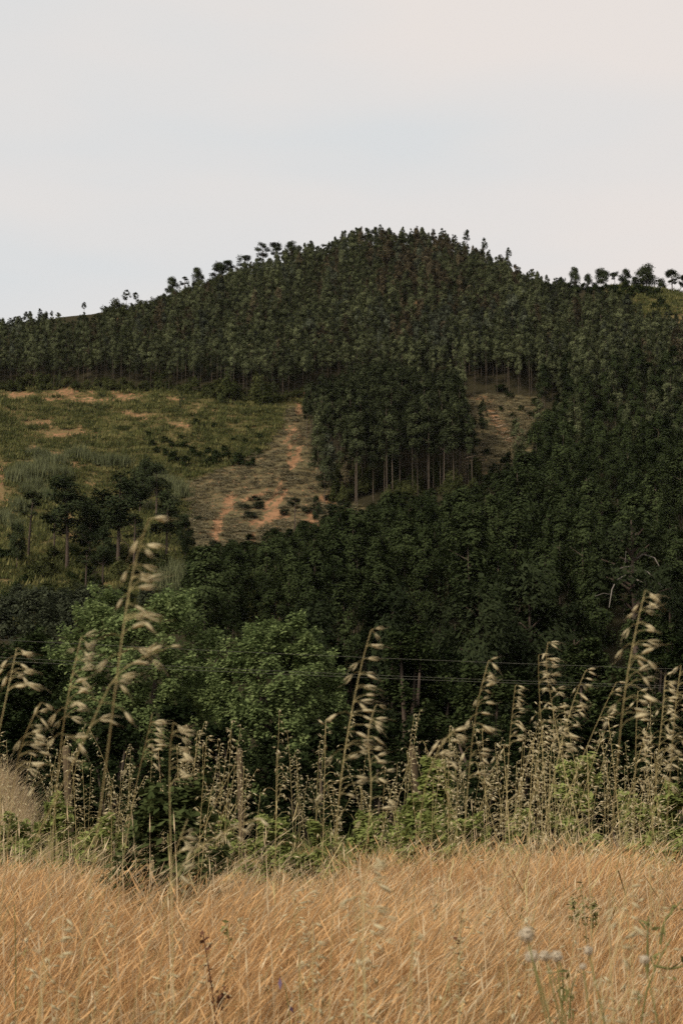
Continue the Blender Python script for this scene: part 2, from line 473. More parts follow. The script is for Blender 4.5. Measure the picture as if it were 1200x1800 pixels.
ROWS = np.concatenate([np.arange(13.4, 40, 1.2), np.arange(40, 150, 6), np.arange(150, 400, 1.15), np.arange(400, 800, 5), np.arange(800, 1500, 60)])
TT = np.concatenate([np.linspace(-3, -0.36, 20), np.linspace(-0.34, 0.34, 210), np.linspace(0.36, 3, 20)])
YY, T2 = np.meshgrid(ROWS, TT, indexing='ij')
XX = np.clip(T2 * YY, -1400, 1400)
ZZ = height(XX, YY)
hv = np.stack([XX, YY, ZZ], -1).reshape(-1, 3)
nr, ncl = XX.shape
ii, jj = np.meshgrid(np.arange(nr - 1), np.arange(ncl - 1), indexing='ij')
hf = np.stack([ii * ncl + jj, ii * ncl + jj + 1, (ii + 1) * ncl + jj + 1, (ii + 1) * ncl + jj], -1).reshape(-1, 4)
hpx, hpy = project(hv)
wob = 3.5 * np.sin(hv[:, 0] / 2.3 + 1.7 * np.sin(hv[:, 1] / 3.1)) + 3.0 * np.sin(hv[:, 1] / 1.9 + hv[:, 0] / 4.7)
soil = np.zeros(len(hv))
for line, w in TRACKS:
    soil = np.maximum(soil, 1.2 * np.clip(1.25 - dist_line(hpx + wob * 0.8, hpy + wob * 0.5, line) / (w * 0.85), 0, 1))
soil = np.maximum(soil, 0.95 * np.clip(1.3 - dist_line(hpx, hpy, FELLED_TRACK) / 9, 0, 1))
for cx, cy, rx, ry in PATCHES:
    soil = np.maximum(soil, np.clip(1.35 - np.hypot((hpx + 2.5 * wob - cx) / rx, (hpy + 0.8 * wob - cy) / ry), 0, 1) * 0.62)
in_slash = in_poly(hpx, hpy, SLASHPOLY) | in_poly(hpx, hpy, FELLED)
soil = np.maximum(soil, 0.06 * in_slash)
far = hv[:, 1] > 150
soil *= far
# tracks and cuttings lie a little below the slope
hv[:, 2] -= 0.35 * soil
g = Geo().add(hv, hf)
hill_me = g.mesh('hillside', M_HILL, True)
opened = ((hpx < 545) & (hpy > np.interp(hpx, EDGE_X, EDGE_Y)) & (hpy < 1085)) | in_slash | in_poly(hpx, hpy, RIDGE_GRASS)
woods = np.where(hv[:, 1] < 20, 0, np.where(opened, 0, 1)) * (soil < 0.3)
for nm, arr in (('soil', soil), ('slash', in_slash * 1.0), ('woods', woods)):
    a_ = hill_me.attributes.new(nm, 'FLOAT', 'POINT'); a_.data.foreach_set('value', arr.astype(np.float32))
hill = tag(obj('hillside', hill_me), 'steep hillside rising behind the field, forested with a grassy clearing', 'hill', kind='structure')

fy = np.concatenate([np.arange(-60, 0, 6), np.arange(0, 13.4, 0.6), [13.4]])
fx = np.concatenate([np.linspace(-40, -8, 12), np.linspace(-7.5, 7.5, 40), np.linspace(8, 40, 12)])
FY, FX = np.meshgrid(fy, fx, indexing='ij')
fv = np.stack([FX, FY, height(FX, FY)], -1).reshape(-1, 3)
n1_, n2_ = FX.shape
ii, jj = np.meshgrid(np.arange(n1_ - 1), np.arange(n2_ - 1), indexing='ij')
ff = np.stack([ii * n2_ + jj, ii * n2_ + jj + 1, (ii + 1) * n2_ + jj + 1, (ii + 1) * n2_ + jj], -1).reshape(-1, 4)
field = tag(obj('field', Geo().add(fv, ff).mesh('field', M_FIELD, True)), 'flat field of dry earth under the straw grass', 'field', kind='structure')


# ------------------------------------------------------------------ scattering of uncountable stuff
def scatter(name, label, protos, pos, idx, rot, scale):
    """one object; geometry nodes put a plant on every vertex"""
    me = bpy.data.meshes.new(name)
    me.vertices.add(len(pos)); me.vertices.foreach_set('co', np.asarray(pos, float).ravel())
    a = me.attributes.new('pick', 'INT', 'POINT'); a.data.foreach_set('value', np.asarray(idx, np.int32))
    a = me.attributes.new('turn', 'FLOAT_VECTOR', 'POINT'); a.data.foreach_set('vector', np.asarray(rot, np.float32).ravel())
    a = me.attributes.new('size', 'FLOAT_VECTOR', 'POINT'); a.data.foreach_set('vector', np.asarray(scale, np.float32).ravel())
    me.update()
    coll = bpy.data.collections.new(name + '_kinds')
    for k, pm in enumerate(protos):
        coll.objects.link(bpy.data.objects.new('%s_kind_%02d' % (name, k), pm))
    ng = bpy.data.node_groups.new(name + '_scatter', 'GeometryNodeTree')
    ng.interface.new_socket('Geometry', in_out='INPUT', socket_type='NodeSocketGeometry')
    ng.interface.new_socket('Geometry', in_out='OUTPUT', socket_type='NodeSocketGeometry')
    N, Lk = ng.nodes.new, ng.links.new
    gi, go = N('NodeGroupInput'), N('NodeGroupOutput')
    ci = N('GeometryNodeCollectionInfo'); ci.inputs['Collection'].default_value = coll
    ci.inputs['Separate Children'].default_value = True; ci.inputs['Reset Children'].default_value = True
    ip = N('GeometryNodeInstanceOnPoints'); ip.inputs['Pick Instance'].default_value = True

    def named(nm, ty):
        q = N('GeometryNodeInputNamedAttribute'); q.data_type = ty; q.inputs['Name'].default_value = nm
        return q.outputs['Attribute']
    er = N('FunctionNodeEulerToRotation')
    Lk(named('turn', 'FLOAT_VECTOR'), er.inputs[0])
    Lk(gi.outputs[0], ip.inputs['Points']); Lk(ci.outputs[0], ip.inputs['Instance'])
    Lk(named('pick', 'INT'), ip.inputs['Instance Index']); Lk(er.outputs[0], ip.inputs['Rotation'])
    Lk(named('size', 'FLOAT_VECTOR'), ip.inputs['Scale']); Lk(ip.outputs[0], go.inputs[0])
    o = obj(name, me)
    md = o.modifiers.new('scatter', 'NODES'); md.node_group = ng
    return tag(o, label, kind='stuff')


# ------------------------------------------------------------------ plant builders (each returns trunk geometry, crown geometry)
def euc_geo(seed, H, cb, R, k=30, n_each=34, L_=0.62, W_=0.26, girth=1.0):
    rng = np.random.default_rng(seed)
    tr, cr = Geo(), Geo()
    bend = rng.normal(0, 0.02 * H, 2)
    s = np.linspace(0, 0.97, 7)
    axis = np.stack([bend[0] * s ** 2, bend[1] * s ** 2, s * H], 1)
    tube(tr, axis, np.interp(s, [0, 0.5, 1], np.array((0.0062, 0.0046, 0.0011)) * H * girth), 6)
    rel = np.sort(rng.uniform(0, 1, k)) ** 0.95
    prof = R * np.interp(rel, [0, 0.15, 0.4, 0.75, 1], [0.55, 0.92, 1, 0.72, 0.2])
    az = rng.uniform(0, 2 * math.pi, k)
    rr = prof * np.sqrt(rng.uniform(0.05, 1, k)) * 0.8
    z = H * (cb + (0.985 - cb) * rel)
    ax = np.stack([bend[0] * (z / H) ** 2, bend[1] * (z / H) ** 2, z], 1)
    cen = ax + np.stack([rr * np.cos(az), rr * np.sin(az), 0 * z], 1)
    clump_leaves(cr, rng, cen, np.interp(rel, [0, 1], [0.42, 0.25]) * R * rng.uniform(0.7, 1.25, k), n_each, L_, W_, 1.15, 0.25, 0.5, axis=ax - np.array((0, 0, 0.8)), core=14)
    for q in range(0, k, 3):
        st = ax[q] - np.array((0, 0, 0.5 * rr[q] + 0.3))
        tube(tr, np.linspace(st, cen[q], 3), [0.0035 * H, 0.002 * H, 0.0008 * H], 4)
    return tr, cr


def pine_geo(seed, H, R, cb=0.5, k=16, n_each=70, flat=0.55, top=0.9, L_=0.5, W_=0.17, lean=0.03, dead=0):
    rng = np.random.default_rng(seed)
    tr, cr = Geo(), Geo()
    bend = rng.normal(0, lean * H, 2)
    s = np.linspace(0, 0.98, 8)
    axis = np.stack([bend[0] * s ** 2, bend[1] * s ** 2, s * H], 1)
    tube(tr, axis, np.interp(s, [0, 0.6, 1], [0.016 * H, 0.011 * H, 0.002 * H]), 7)
    rel = np.concatenate([rng.uniform(0, 1, k - 2), [0.93, 1.0]])
    prof = R * np.interp(rel, [0, 0.3, 0.7, 1], [0.85, 1, 0.8, 0.25 + (1 - top)])
    az = np.arange(k) * 2.4 + rng.uniform(-0.5, 0.5, k)
    rr = prof * rng.uniform(0.35, 0.95, k); rr[-1] *= 0.1
    z = H * (cb + (0.95 - cb) * rel)
    f = np.clip(z / H - 0.06, 0, 1)
    st = np.stack([bend[0] * f ** 2, bend[1] * f ** 2, f * H], 1)
    cen = np.stack([bend[0] * f ** 2 + rr * np.cos(az), bend[1] * f ** 2 + rr * np.sin(az), z], 1)
    for q in range(k):
        mid = (st[q] + cen[q]) / 2 + np.array((0, 0, 0.06 * rr[q]))
        tube(tr, [st[q], mid, cen[q]], [0.006 * H, 0.0045 * H, 0.002 * H], 4)
    for q in range(dead):
        zz = H * rng.uniform(cb * 0.55, cb * 0.95); a = rng.uniform(0, 6.28); l = R * rng.uniform(0.5, 1.0)
        p0 = np.array((bend[0] * (zz / H) ** 2, bend[1] * (zz / H) ** 2, zz)); dr = np.array((math.cos(a), math.sin(a), 0))
        tube(tr, [p0, p0 + dr * l * 0.45 + (0, 0, 0.12 * l), p0 + dr * l * 0.8 - (0, 0, 0.1 * l), p0 + dr * l - (0, 0, 0.6 * l)], [0.004 * H, 0.003 * H, 0.002 * H, 0.0008 * H], 4)
    clump_leaves(cr, rng, cen, R * rng.uniform(0.28, 0.5, k), int(n_each * 1.6), L_, W_, flat, 0.5, -0.3, axis=st, core=26)
    return tr, cr


def dome_geo(seed, Wd, H, k=60, n_each=120, L_=0.2, W_=0.15, base=0.12, up=0.5, shape=None, stems=5, droop=0.15, rc=(0.08, 0.16), xs=1.0, shell=0.15, rough=1.0):
    """broad-leaved tree or bush: clumps over an uneven dome, limbs leading to them"""
    rng = np.random.default_rng(seed)
    tr, cr = Geo(), Geo()
    R = Wd / 2
    rel = rng.uniform(0, 1, k) ** 0.8
    prof = R * np.interp(rel, [0, 0.25, 0.55, 0.8, 1], shape or [0.75, 1.0, 0.95, 0.68, 0.22])
    az = np.arange(k) * 2.39996 + rng.uniform(-0.4, 0.4, k)
    lump = 1 + rough * (0.16 * np.sin(2 * az + seed) + 0.1 * np.sin(3 * az + 5 * rel + seed * 1.7))
    rr = prof * lump * np.sqrt(rng.uniform(shell, 1, k)) * 0.92
    z = H * (base + (0.96 - base) * rel * (1 + 0.06 * np.sin(az * 2 + seed)))
    cen = np.stack([rr * np.cos(az) * xs, rr * np.sin(az), z], 1)
    rad = Wd * rng.uniform(rc[0], rc[1], k)
    clump_leaves(cr, rng, cen, rad, n_each, L_, W_, 0.85, up, droop, axis=np.array((0, 0, 0.35 * H)), core=50)
    # loose sprays break the outline
    far_ = np.argsort(-(rr / R + rel))[: k // 2]
    d = norm(np.stack([np.cos(az[far_]), np.sin(az[far_]), 0.8 + 0 * az[far_]], 1))
    clump_leaves(cr, rng, cen[far_] + d * rad[far_][:, None] * 0.95, rad[far_] * 0.45, n_each // 4, L_, W_, 1.1, up, 0)
    for q in range(stems):
        j = rng.integers(0, k)
        b = np.array((rng.normal(0, 0.03 * Wd), rng.normal(0, 0.03 * Wd), -0.15))
        m_ = (b + cen[j]) / 2 + np.array((0, 0, 0.12 * H)) - np.array((cen[j][0], cen[j][1], 0)) * 0.15
        tube(tr, [b, (b + m_) / 2 + rng.normal(0, 0.01 * H, 3), m_, cen[j]], np.array((0.02, 0.015, 0.01, 0.004)) * max(H, 1.0), 5)
    return tr, cr


def plant(name, parts, loc, rotz=0.0, scale=(1, 1, 1), names=('trunk', 'crown'), tilt=0.0):
    """a plant as one thing: an empty at its foot with its parts"""
    r = bpy.data.objects.new(name, None)
    r.empty_display_size = 0.2
    COL.objects.link(r)
    r.location = loc
    r.rotation_euler = (tilt, 0, rotz)
    r.scale = scale
    for nm, me in zip(names, parts):
        o = bpy.data.objects.new(nm, me); COL.objects.link(o); o.parent = r
    return r


def pair(geo, name, bark, leaf):
    return geo[0].mesh(name + '_trunk', bark, True), geo[1].mesh(name + '_crown', leaf)


def joined(geo, name, bark, leaf):
    return Geo().merge(geo[0]).merge(geo[1], 1).mesh(name, [bark, leaf])


ONES = ['zeroth', 'first', 'second', 'third', 'fourth', 'fifth', 'sixth', 'seventh', 'eighth', 'ninth', 'tenth', 'eleventh', 'twelfth', 'thirteenth', 'fourteenth',
        'fifteenth', 'sixteenth', 'seventeenth', 'eighteenth', 'nineteenth']
TENS = {2: ('twentieth', 'twenty'), 3: ('thirtieth', 'thirty'), 4: ('fortieth', 'forty'), 5: ('fiftieth', 'fifty'), 6: ('sixtieth', 'sixty'), 7: ('seventieth', 'seventy')}


def nth(n):
    if n < 20: return ONES[n]
    t, o = divmod(n, 10)
    return TENS[t][0] if o == 0 else TENS[t][1] + '-' + ONES[o]


# ------------------------------------------------------------------ big trees along the foot of the hill
# (name, column, top row, width in columns, distance, kind, label)
FOOT = [
    ('poplar_tree', 238, 1050, 285, 74, 'poplar', 'broad bright green tree in front of the clearing, leftmost of the two bright ones'),
    ('poplar_tree', 487, 1094, 215, 70, 'poplar', 'bright green rounded tree lower and right of the broad bright green one'),
    ('oak_tree', 62, 1062, 170, 100, 'grey', 'grey-green rounded tree at the left edge behind the upper power line'),
    ('leafy_tree', 40, 1128, 190, 66, 'dull', 'dark green leafy tree at the left edge under the power lines'),
    ('leafy_tree', 722, 1106, 150, 84, 'dull', 'dull green leafy tree right of the bright rounded tree'),
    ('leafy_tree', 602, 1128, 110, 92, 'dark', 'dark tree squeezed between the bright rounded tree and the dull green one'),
    ('leafy_tree', 862, 1180, 150, 78, 'dull', 'low dull tree crossed by the power lines right of centre'),
    ('leafy_tree', 1028, 1128, 105, 92, 'dull', 'small leafy tree below the pine with bare hooked branches'),
    ('leafy_tree', 1150, 1082, 130, 98, 'dull', 'leafy tree at the right edge beside the bare hooked branches'),
    ('leafy_tree', 1216, 1130, 140, 74, 'dark', 'dark tree cut by the right edge under the power lines'),
    ('leafy_tree', 335, 1170, 130, 82, 'dark', 'dark tree in the gap between the two bright green trees'),  # fills the dark gap; its shade is in the leaf colour
    ('leafy_tree', -45, 1160, 190, 84, 'dark', 'dark tree cut off by the left edge under the power lines'),
    ('leafy_tree', 950, 1195, 140, 70, 'dark', 'dark low tree behind the pair of tall oat heads right of centre'),
    ('leafy_tree', 1110, 1190, 150, 66, 'dull', 'dull low tree behind the tallest oat on the right'),
    ('leafy_tree', 780, 1150, 120, 100, 'dark', 'dark tree standing behind the dull green leafy trees'),
]
SHADE = [(20, 1250), (110, 1255), (200, 1262), (300, 1255), (395, 1268), (480, 1272), (570, 1258), (655, 1270), (745, 1262), (835, 1275), (925, 1268), (1010, 1262), (1100, 1270), (1190, 1260), (-60, 1262), (1270, 1262)]  # bushes filled in under the crowns to make the understory dark
occl = []
LEAFM = {'poplar': M_POPLAR, 'dull': M_DULL, 'grey': M_GREY, 'dark': M_SHADELEAF}
for q, (nm, px, top, wpx, Y, kd, lab) in enumerate(FOOT):
    b = at(px, 1350, Y); gx = b[0]; gz = float(height(gx, Y)); tz = at(px, top, Y)[2]
    H = tz - gz; Wd = wpx / FPX * Y * 1.02
    shp = [0.62, 0.9, 1.0, 0.88, 0.4] if kd == 'poplar' else None
    pl = kd == 'poplar'
    geo = dome_geo(40 + q, Wd * (1.2 if pl else 1.08), H, 300 if pl else 120, 150 if pl else 120, 0.20 if pl else 0.26, 0.16 if pl else 0.2, 0.05, 0.5, shp or [0.8, 1.0, 0.95, 0.75, 0.35], 8, 0.0, (0.055, 0.095) if pl else (0.08, 0.16), 1.0, 0.4 if pl else 0.15, 0.35 if pl else 1.0)
    r = plant(nm, pair(geo, nm, M_PINE_BARK, LEAFM[kd]), (gx, Y, gz))
    tag(r, lab, 'tree', 'trees along the foot of the hill')
    occl.append((px, top, wpx * 0.8, 1330))
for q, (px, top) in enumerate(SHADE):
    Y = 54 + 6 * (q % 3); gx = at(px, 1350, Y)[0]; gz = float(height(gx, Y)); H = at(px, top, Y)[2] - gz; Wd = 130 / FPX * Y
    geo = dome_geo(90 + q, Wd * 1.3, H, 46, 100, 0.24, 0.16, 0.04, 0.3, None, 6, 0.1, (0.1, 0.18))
    r = plant('thicket_bush', pair(geo, 'thicket_bush', M_PINE_BARK, M_SHADELEAF), (gx, Y, gz), names=('stem', 'foliage'))
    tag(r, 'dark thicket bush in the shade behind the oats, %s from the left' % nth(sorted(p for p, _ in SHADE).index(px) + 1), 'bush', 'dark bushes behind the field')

# ------------------------------------------------------------------ eucalyptus plantation
EUC_UP = [euc_geo(200 + k, 15, 0.28, 2.25, 38, 80, 0.40, 0.22) for k in range(6)]
EUC_TALL = [euc_geo(220 + k, 20, 0.52, 2.3, 32, 64, 0.44, 0.24, 0.68) for k in range(4)]
EUC_LOW = [euc_geo(240 + k, 16, 0.40, 2.6, 44, 80, 0.40, 0.22) for k in range(5)]
EUC = EUC_UP + EUC_TALL + EUC_LOW + EUC_UP[:3] + EUC_UP[3:] + EUC_TALL
EUC_H = [15] * 6 + [20] * 4 + [16] * 5 + [15] * 6 + [20] * 4
EUC_R = [1.75] * 6 + [2.2] * 4 + [2.45] * 5 + [1.75] * 6 + [2.2] * 4
EUC_CB = [0.34] * 6 + [0.56] * 4 + [0.36] * 5 + [0.34] * 6 + [0.56] * 4
rng = np.random.default_rng(11)


def grid(y0, y1, step, tmax=0.31):
    ys = np.arange(y0, y1, step)
    out = []
    for k, y in enumerate(ys):
        w = tmax * y
        xs = np.arange(-w, w, step) + (k % 2) * step / 2
        out.append(np.stack([xs, np.full_like(xs, y)], 1))
    P = np.concatenate(out)
    return P + rng.normal(0, step * 0.2, P.shape)


P_low = grid(158, 296, 5.5); P_tall = grid(290, 392, 2.9); P_up = np.concatenate([grid(296, 371, 4.0), grid(371, 398, 3.0), grid(398, 560, 4.15)])
pts, kinds, hs = [], [], []
# valley forest
Z = height(P_low[:, 0], P_low[:, 1]); B = np.column_stack([P_low, Z]); px, py = project(B)
ok = (px > np.interp(py, [900, 950, 1000, 1110], [600, 350, 345, 335])) & ~in_poly(px, py, SLASHPOLY) & ~in_poly(px, py, FELLED)
lim = np.interp(px, [330, 440, 520, 600, 700, 830, 880, 930, 960], [962, 950, 925, 890, 870, 850, 826, 780, 0]) + rng.normal(0, 7, len(px))
Hh = rng.normal(15.5, 2.8, len(px)); allow = (py - lim) / FPX * np.hypot(B[:, 1], 0)
Hh = np.minimum(Hh, allow); ok &= Hh > 3.5
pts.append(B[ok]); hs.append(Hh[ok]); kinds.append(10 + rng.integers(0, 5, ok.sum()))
# tall stand in the middle of the slope
Z = height(P_tall[:, 0], P_tall[:, 1]); B = np.column_stack([P_tall, Z]); px, py = project(B)
MID = [(538, 690), (545, 795), (585, 858), (640, 890), (880, 890), (812, 850), (806, 690)]
ok = in_poly(px + rng.normal(0, 5, len(px)), py + rng.normal(0, 9, len(px)), MID)
lim = np.interp(px, [540, 620, 680, 800], [668, 664, 640, 648]) + 12 * np.sin(px / 37) + rng.normal(0, 10, len(px))
Hh = np.minimum(rng.normal(18.5, 2.6, len(px)), (py - lim) / FPX * B[:, 1]); ok &= Hh > 3
pts.append(B[ok]); hs.append(Hh[ok]); kinds.append(6 + rng.integers(0, 4, ok.sum()))
# upper slopes
Z = height(P_up[:, 0], P_up[:, 1]); B = np.column_stack([P_up, Z]); px, py = project(B)
edge = np.interp(px, EDGE_X, EDGE_Y) + rng.normal(0, 2.5, len(px))
ok = np.where(px < 545, py < edge, ~in_poly(px, py, MID)) & ~in_poly(px, py, FELLED) & ~in_poly(px, py, RIDGE_GRASS)
yr = np.interp(px, RIDGE[:, 0], RIDGE[:, 2]); ok &= P_up[:, 1] < yr + 25
ok &= ~((P_up[:, 1] > yr - 3) & (px > 985))
ok &= ~in_poly(px, py, [(170, 560), (190, 535), (300, 515), (380, 485), (430, 480), (420, 505), (330, 535), (240, 560)]) | (rng.uniform(size=len(px)) < 0.15)
patch = 0.5 + 0.5 * np.sin(P_up[:, 0] / 23 + 1.3 * np.sin(P_up[:, 1] / 31)) * np.sin(P_up[:, 1] / 19 + P_up[:, 0] / 47)
Hh = rng.normal(12.5, 2.1, len(px)) + 3.0 * (patch - 0.5)
Hh *= np.clip(1.05 - 0.3 * np.clip((P_up[:, 1] - yr + 110) / 110, 0, 1) * (px < 330), 0.5, 1.05)
SKYL = np.array([(-300, 575), (0, 562), (60, 556), (150, 555), (190, 550), (300, 513), (380, 482), (450, 456), (500, 442), (560, 430), (600, 412), (640, 405), (680, 399), (740, 406), (780, 409), (850, 442), (900, 462), (930, 479), (985, 499), (1010, 509), (1100, 517), (1140, 540), (1200, 560), (1500, 590)], float)
allow = (py - np.interp(px, SKYL[:, 0], SKYL[:, 1]) + 7 - 7 * np.sin(px / 11.0) * np.sin(px / 29.0 + 1) - rng.uniform(-5, 14, len(px))) / FPX * P_up[:, 1]
Hh = np.minimum(Hh, np.where(P_up[:, 1] < yr + 1, allow, allow * 0 + 3)); ok &= Hh > 3.0
lim2 = np.interp(px, [800, 806, 820, 890, 930, 958, 985], [900, 850, 846, 838, 800, 738, 690]) + rng.normal(0, 5, len(px))
Hh = np.where((px > 806) & (px < 985) & (py > lim2), np.minimum(Hh, (py - lim2) / FPX * P_up[:, 1]), Hh); ok &= Hh > 3.0
ok &= rng.uniform(size=len(px)) > 0.06
lowright = (px > 900) & (py > 700)
kd = np.where(lowright & (rng.uniform(size=len(px)) < 0.5), 10 + rng.integers(0, 5, len(px)), rng.integers(0, 6, len(px)))
brown = np.exp(-((px - 760) / 90) ** 2 - ((py - 500) / 80) ** 2) * 0.75 + np.exp(-((px - 300) / 120) ** 2 - ((py - 600) / 30) ** 2) * 0.35 + 0.06
blue = np.exp(-((px - 800) / 110) ** 2 - ((py - 640) / 50) ** 2) * 0.6 + 0.08
uu = rng.uniform(size=len(px))
edge_row = ((px < 560) & (py > edge - 17)) | ((px > 760) & (px < 960) & (py > 668) & (py < 702)) | ((px > 545) & (px < 640) & (py > 655) & (py < 690))
kd = np.where(~lowright & (uu < brown), 15 + rng.integers(0, 3, len(px)), np.where(~lowright & (uu > 1 - blue), 18 + rng.integers(0, 3, len(px)), kd))
kd = np.where(edge_row, 21 + rng.integers(0, 4, len(px)), kd)
ok &= ~(lowright & (rng.uniform(size=len(px)) < 0.28))
pts.append(B[ok]); hs.append(Hh[ok]); kinds.append(kd[ok])
TP = np.concatenate(pts); TH = np.concatenate(hs); TK = np.concatenate(kinds)
TS = TH / np.array(EUC_H)[TK]
rot = rng.uniform(0, 2 * math.pi, len(TP))
wid = TS * rng.uniform(0.85, 1.2, len(TP)); wid = np.maximum(wid, 0.6)

# which 300 show largest: walk from near to far and count what each tree covers
cell = 4
buf = np.zeros((PH // cell, PW // cell), bool)
for cx, top, w, bot in occl:
    buf[max(0, top // cell):bot // cell, max(0, int(cx - w / 2) // cell):max(0, int(cx + w / 2) // cell)] = True
buf[1330 // cell:] = True
bx, by = project(TP)
tx, ty = project(TP + np.stack([0 * TH, 0 * TH, TH], 1))
cbz = by + (ty - by) * np.array(EUC_CB)[TK]
rad = np.array(EUC_R)[TK] * wid * 0.8 / TP[:, 1] * FPX
score = np.zeros(len(TP))
for k in np.argsort(TP[:, 1]):
    x0, x1 = int(max(0, (bx[k] - rad[k]) / cell)), int(min(PW / cell, (bx[k] + rad[k]) / cell + 1))
    y0, y1 = int(max(0, ty[k] / cell)), int(min(PH / cell, cbz[k] / cell + 1))
    if x1 <= x0 or y1 <= y0: continue
    sub = buf[y0:y1, x0:x1]
    score[k] = (~sub).sum()
    sub[:] = True
near = np.argsort(-score)[:300]
isnear = np.zeros(len(TP), bool); isnear[near] = True
EUC_LEAF = [M_EUC] * 6 + [M_EUC_GROVE] * 4 + [M_EUC_SHADE] * 5 + [M_EUC_BROWN] * 3 + [M_EUC_BLUE] * 3 + [M_EUC] * 4
euc_pair = [pair(gq, 'eucalyptus', M_EUC_BARK, EUC_LEAF[k]) for k, gq in enumerate(EUC)]
euc_join = [joined(gq, 'eucalyptus', M_EUC_BARK, EUC_LEAF[k]) for k, gq in enumerate(EUC)]
rest = ~isnear
scatter('eucalyptus_forest', 'dense eucalyptus forest covering the upper hill to the ridge', euc_join, TP[rest] - (0, 0, 0.2), TK[rest],
        np.stack([0 * rot, 0 * rot, rot], 1)[rest], np.stack([wid, wid, TS], 1)[rest])


def euc_zone(x, y, k):
    """where a tree stands, in words anyone can follow on the picture"""
    if 6 <= k < 10:
        return ('tall bare-trunked eucalyptus right of the red track', 'tall stand beside the red track')
    if y < 720 and x < 545 or k >= 21:
        return ('slender eucalyptus above the open clearings', 'row above the grassy clearing')
    if x < 470: return ('dark eucalyptus below the felled slope', 'forest below the felled slope')
    if x < 620: return ('dark eucalyptus below the red track', 'forest below the felled slope')
    if x < 760:
        return ('dark eucalyptus below the tall bare-trunked stand', 'forest below the tall stand')
    if x < 900:
        return ('eucalyptus below the small felled clearing', 'forest below the small felled clearing')
    if y < 760: return ('eucalyptus right of the small felled clearing', 'forest right of the small clearing')
    if x < 1040: return ('leafy eucalyptus lower right of the small felled clearing', 'forest right of the small clearing')
    return ('leafy eucalyptus above the hooked-branch pine', 'forest at the right edge')


rows = {}
for k in near:
    rows.setdefault(euc_zone(bx[k], ty[k], TK[k]), []).append(k)
for (lab, grp), ks in rows.items():
    byrow = sorted(ks, key=lambda k: -by[k])
    per = 14
    bands = [byrow[i:i + per] for i in range(0, len(byrow), per)]
    for bi, band in enumerate(bands):
        for n_, k in enumerate(sorted(band, key=lambda k: bx[k])):
            r = plant('eucalyptus_tree', euc_pair[TK[k]], TP[k] - (0, 0, 0.2), rot[k], (wid[k], wid[k], TS[k]))
            where = '' if len(bands) == 1 else (', %s row up' % nth(bi + 1))
            tag(r, '%s%s, %s from left' % (lab, where, nth(n_ + 1)), 'tree', 'eucalyptus trees of the ' + grp)

# ------------------------------------------------------------------ pines on the ridge and in the clearing
PINES = {}


def pine_proto(kind, seed, leaf):
    key = (kind, seed)
    if key not in PINES:
        if kind == 'umbrella': gq = pine_geo(seed, 12, 3.4, 0.6, 16, 90, 0.6, 0.7)
        elif kind == 'cone': gq = pine_geo(seed, 12, 2.9, 0.3, 28, 90, 0.8, 1.0)
        elif kind == 'round': gq = pine_geo(seed, 12, 3.5, 0.28, 40, 100, 0.9, 0.8)
        elif kind == 'bushy': gq = pine_geo(seed, 12, 4.4, 0.2, 46, 110, 0.95, 0.75)
        elif kind == 'thin': gq = pine_geo(seed, 12, 1.9, 0.62, 10, 45, 0.5, 0.9)
        else: gq = pine_geo(seed, 12, 2.7, 0.48, 24, 80, 0.8, 0.9, dead=7)
        PINES[key] = pair(gq, 'pine', M_PINE_BARK, leaf)
    return PINES[key]


PINE_R = {'umbrella': 3.4, 'cone': 2.9, 'round': 3.5, 'thin': 1.9, 'bushy': 4.4, 'other': 2.6}


def put_pine(px, base, top, kind, seed, label, group, wide=1.0, Y=None, rz=None, wpx=None):
    p = ground_at(px, base, 60) if Y is None else np.array((*at(px, base, Y)[:2], float(height(at(px, base, Y)[0], Y))))
    tz = at(px, top, p[1])[2]
    s = max(0.15, (tz - p[2]) / 12)
    if wpx: wide = wpx / 2 / FPX * p[1] / (PINE_R[kind] * s)
    r = plant('pine_tree', pine_proto(kind, seed, M_PINE_SHADE if 'lower forest' in group else M_PINE_OPEN), p - (0, 0, 0.1), seed * 1.3 if rz is None else rz, (s * wide, s * wide, s))
    return tag(r, label, 'pine tree', group)


RP = [  # right-hand ridge, left to right
    (1010, 506, 470, 'bushy', 1, 22, 'lone small pine first from the hilltop along the bare ridge'),
    (1033, 507, 481, 'bushy', 2, 16, 'small thin pine second from the hilltop along the bare ridge'),
    (1060, 506, 472, 'bushy', 3, 30, 'spreading pine third from the hilltop along the bare ridge'),
    (1080, 506, 478, 'umbrella', 4, 22, 'flat-topped pine fourth from the hilltop along the bare ridge'),
    (1099, 507, 474, 'bushy', 5, 24, 'pointed bushy pine fifth from the hilltop along the bare ridge'),
    (1116, 508, 486, 'bushy', 6, 16, 'short pine squeezed beside the biggest pine of the bare ridge'),
    (1136, 512, 467, 'bushy', 7, 42, 'biggest, roundest pine on the bare ridge'),
    (1163, 515, 489, 'bushy', 8, 18, 'short pine just right of the biggest pine on the bare ridge'),
    (1181, 518, 474, 'other', 9, 30, 'tall open pine near the right edge of the bare ridge'),
    (1202, 520, 484, 'other', 10, 24, 'pine cut by the right edge on the bare ridge')]
for px, b_, t_, kd_, sd, w_, lab in RP:
    put_pine(px, b_, t_, kd_, sd, lab, 'pines along the bare ridge', 1.0, Y=float(np.interp(px, RIDGE[:, 0], RIDGE[:, 2])) - 1, wpx=w_)
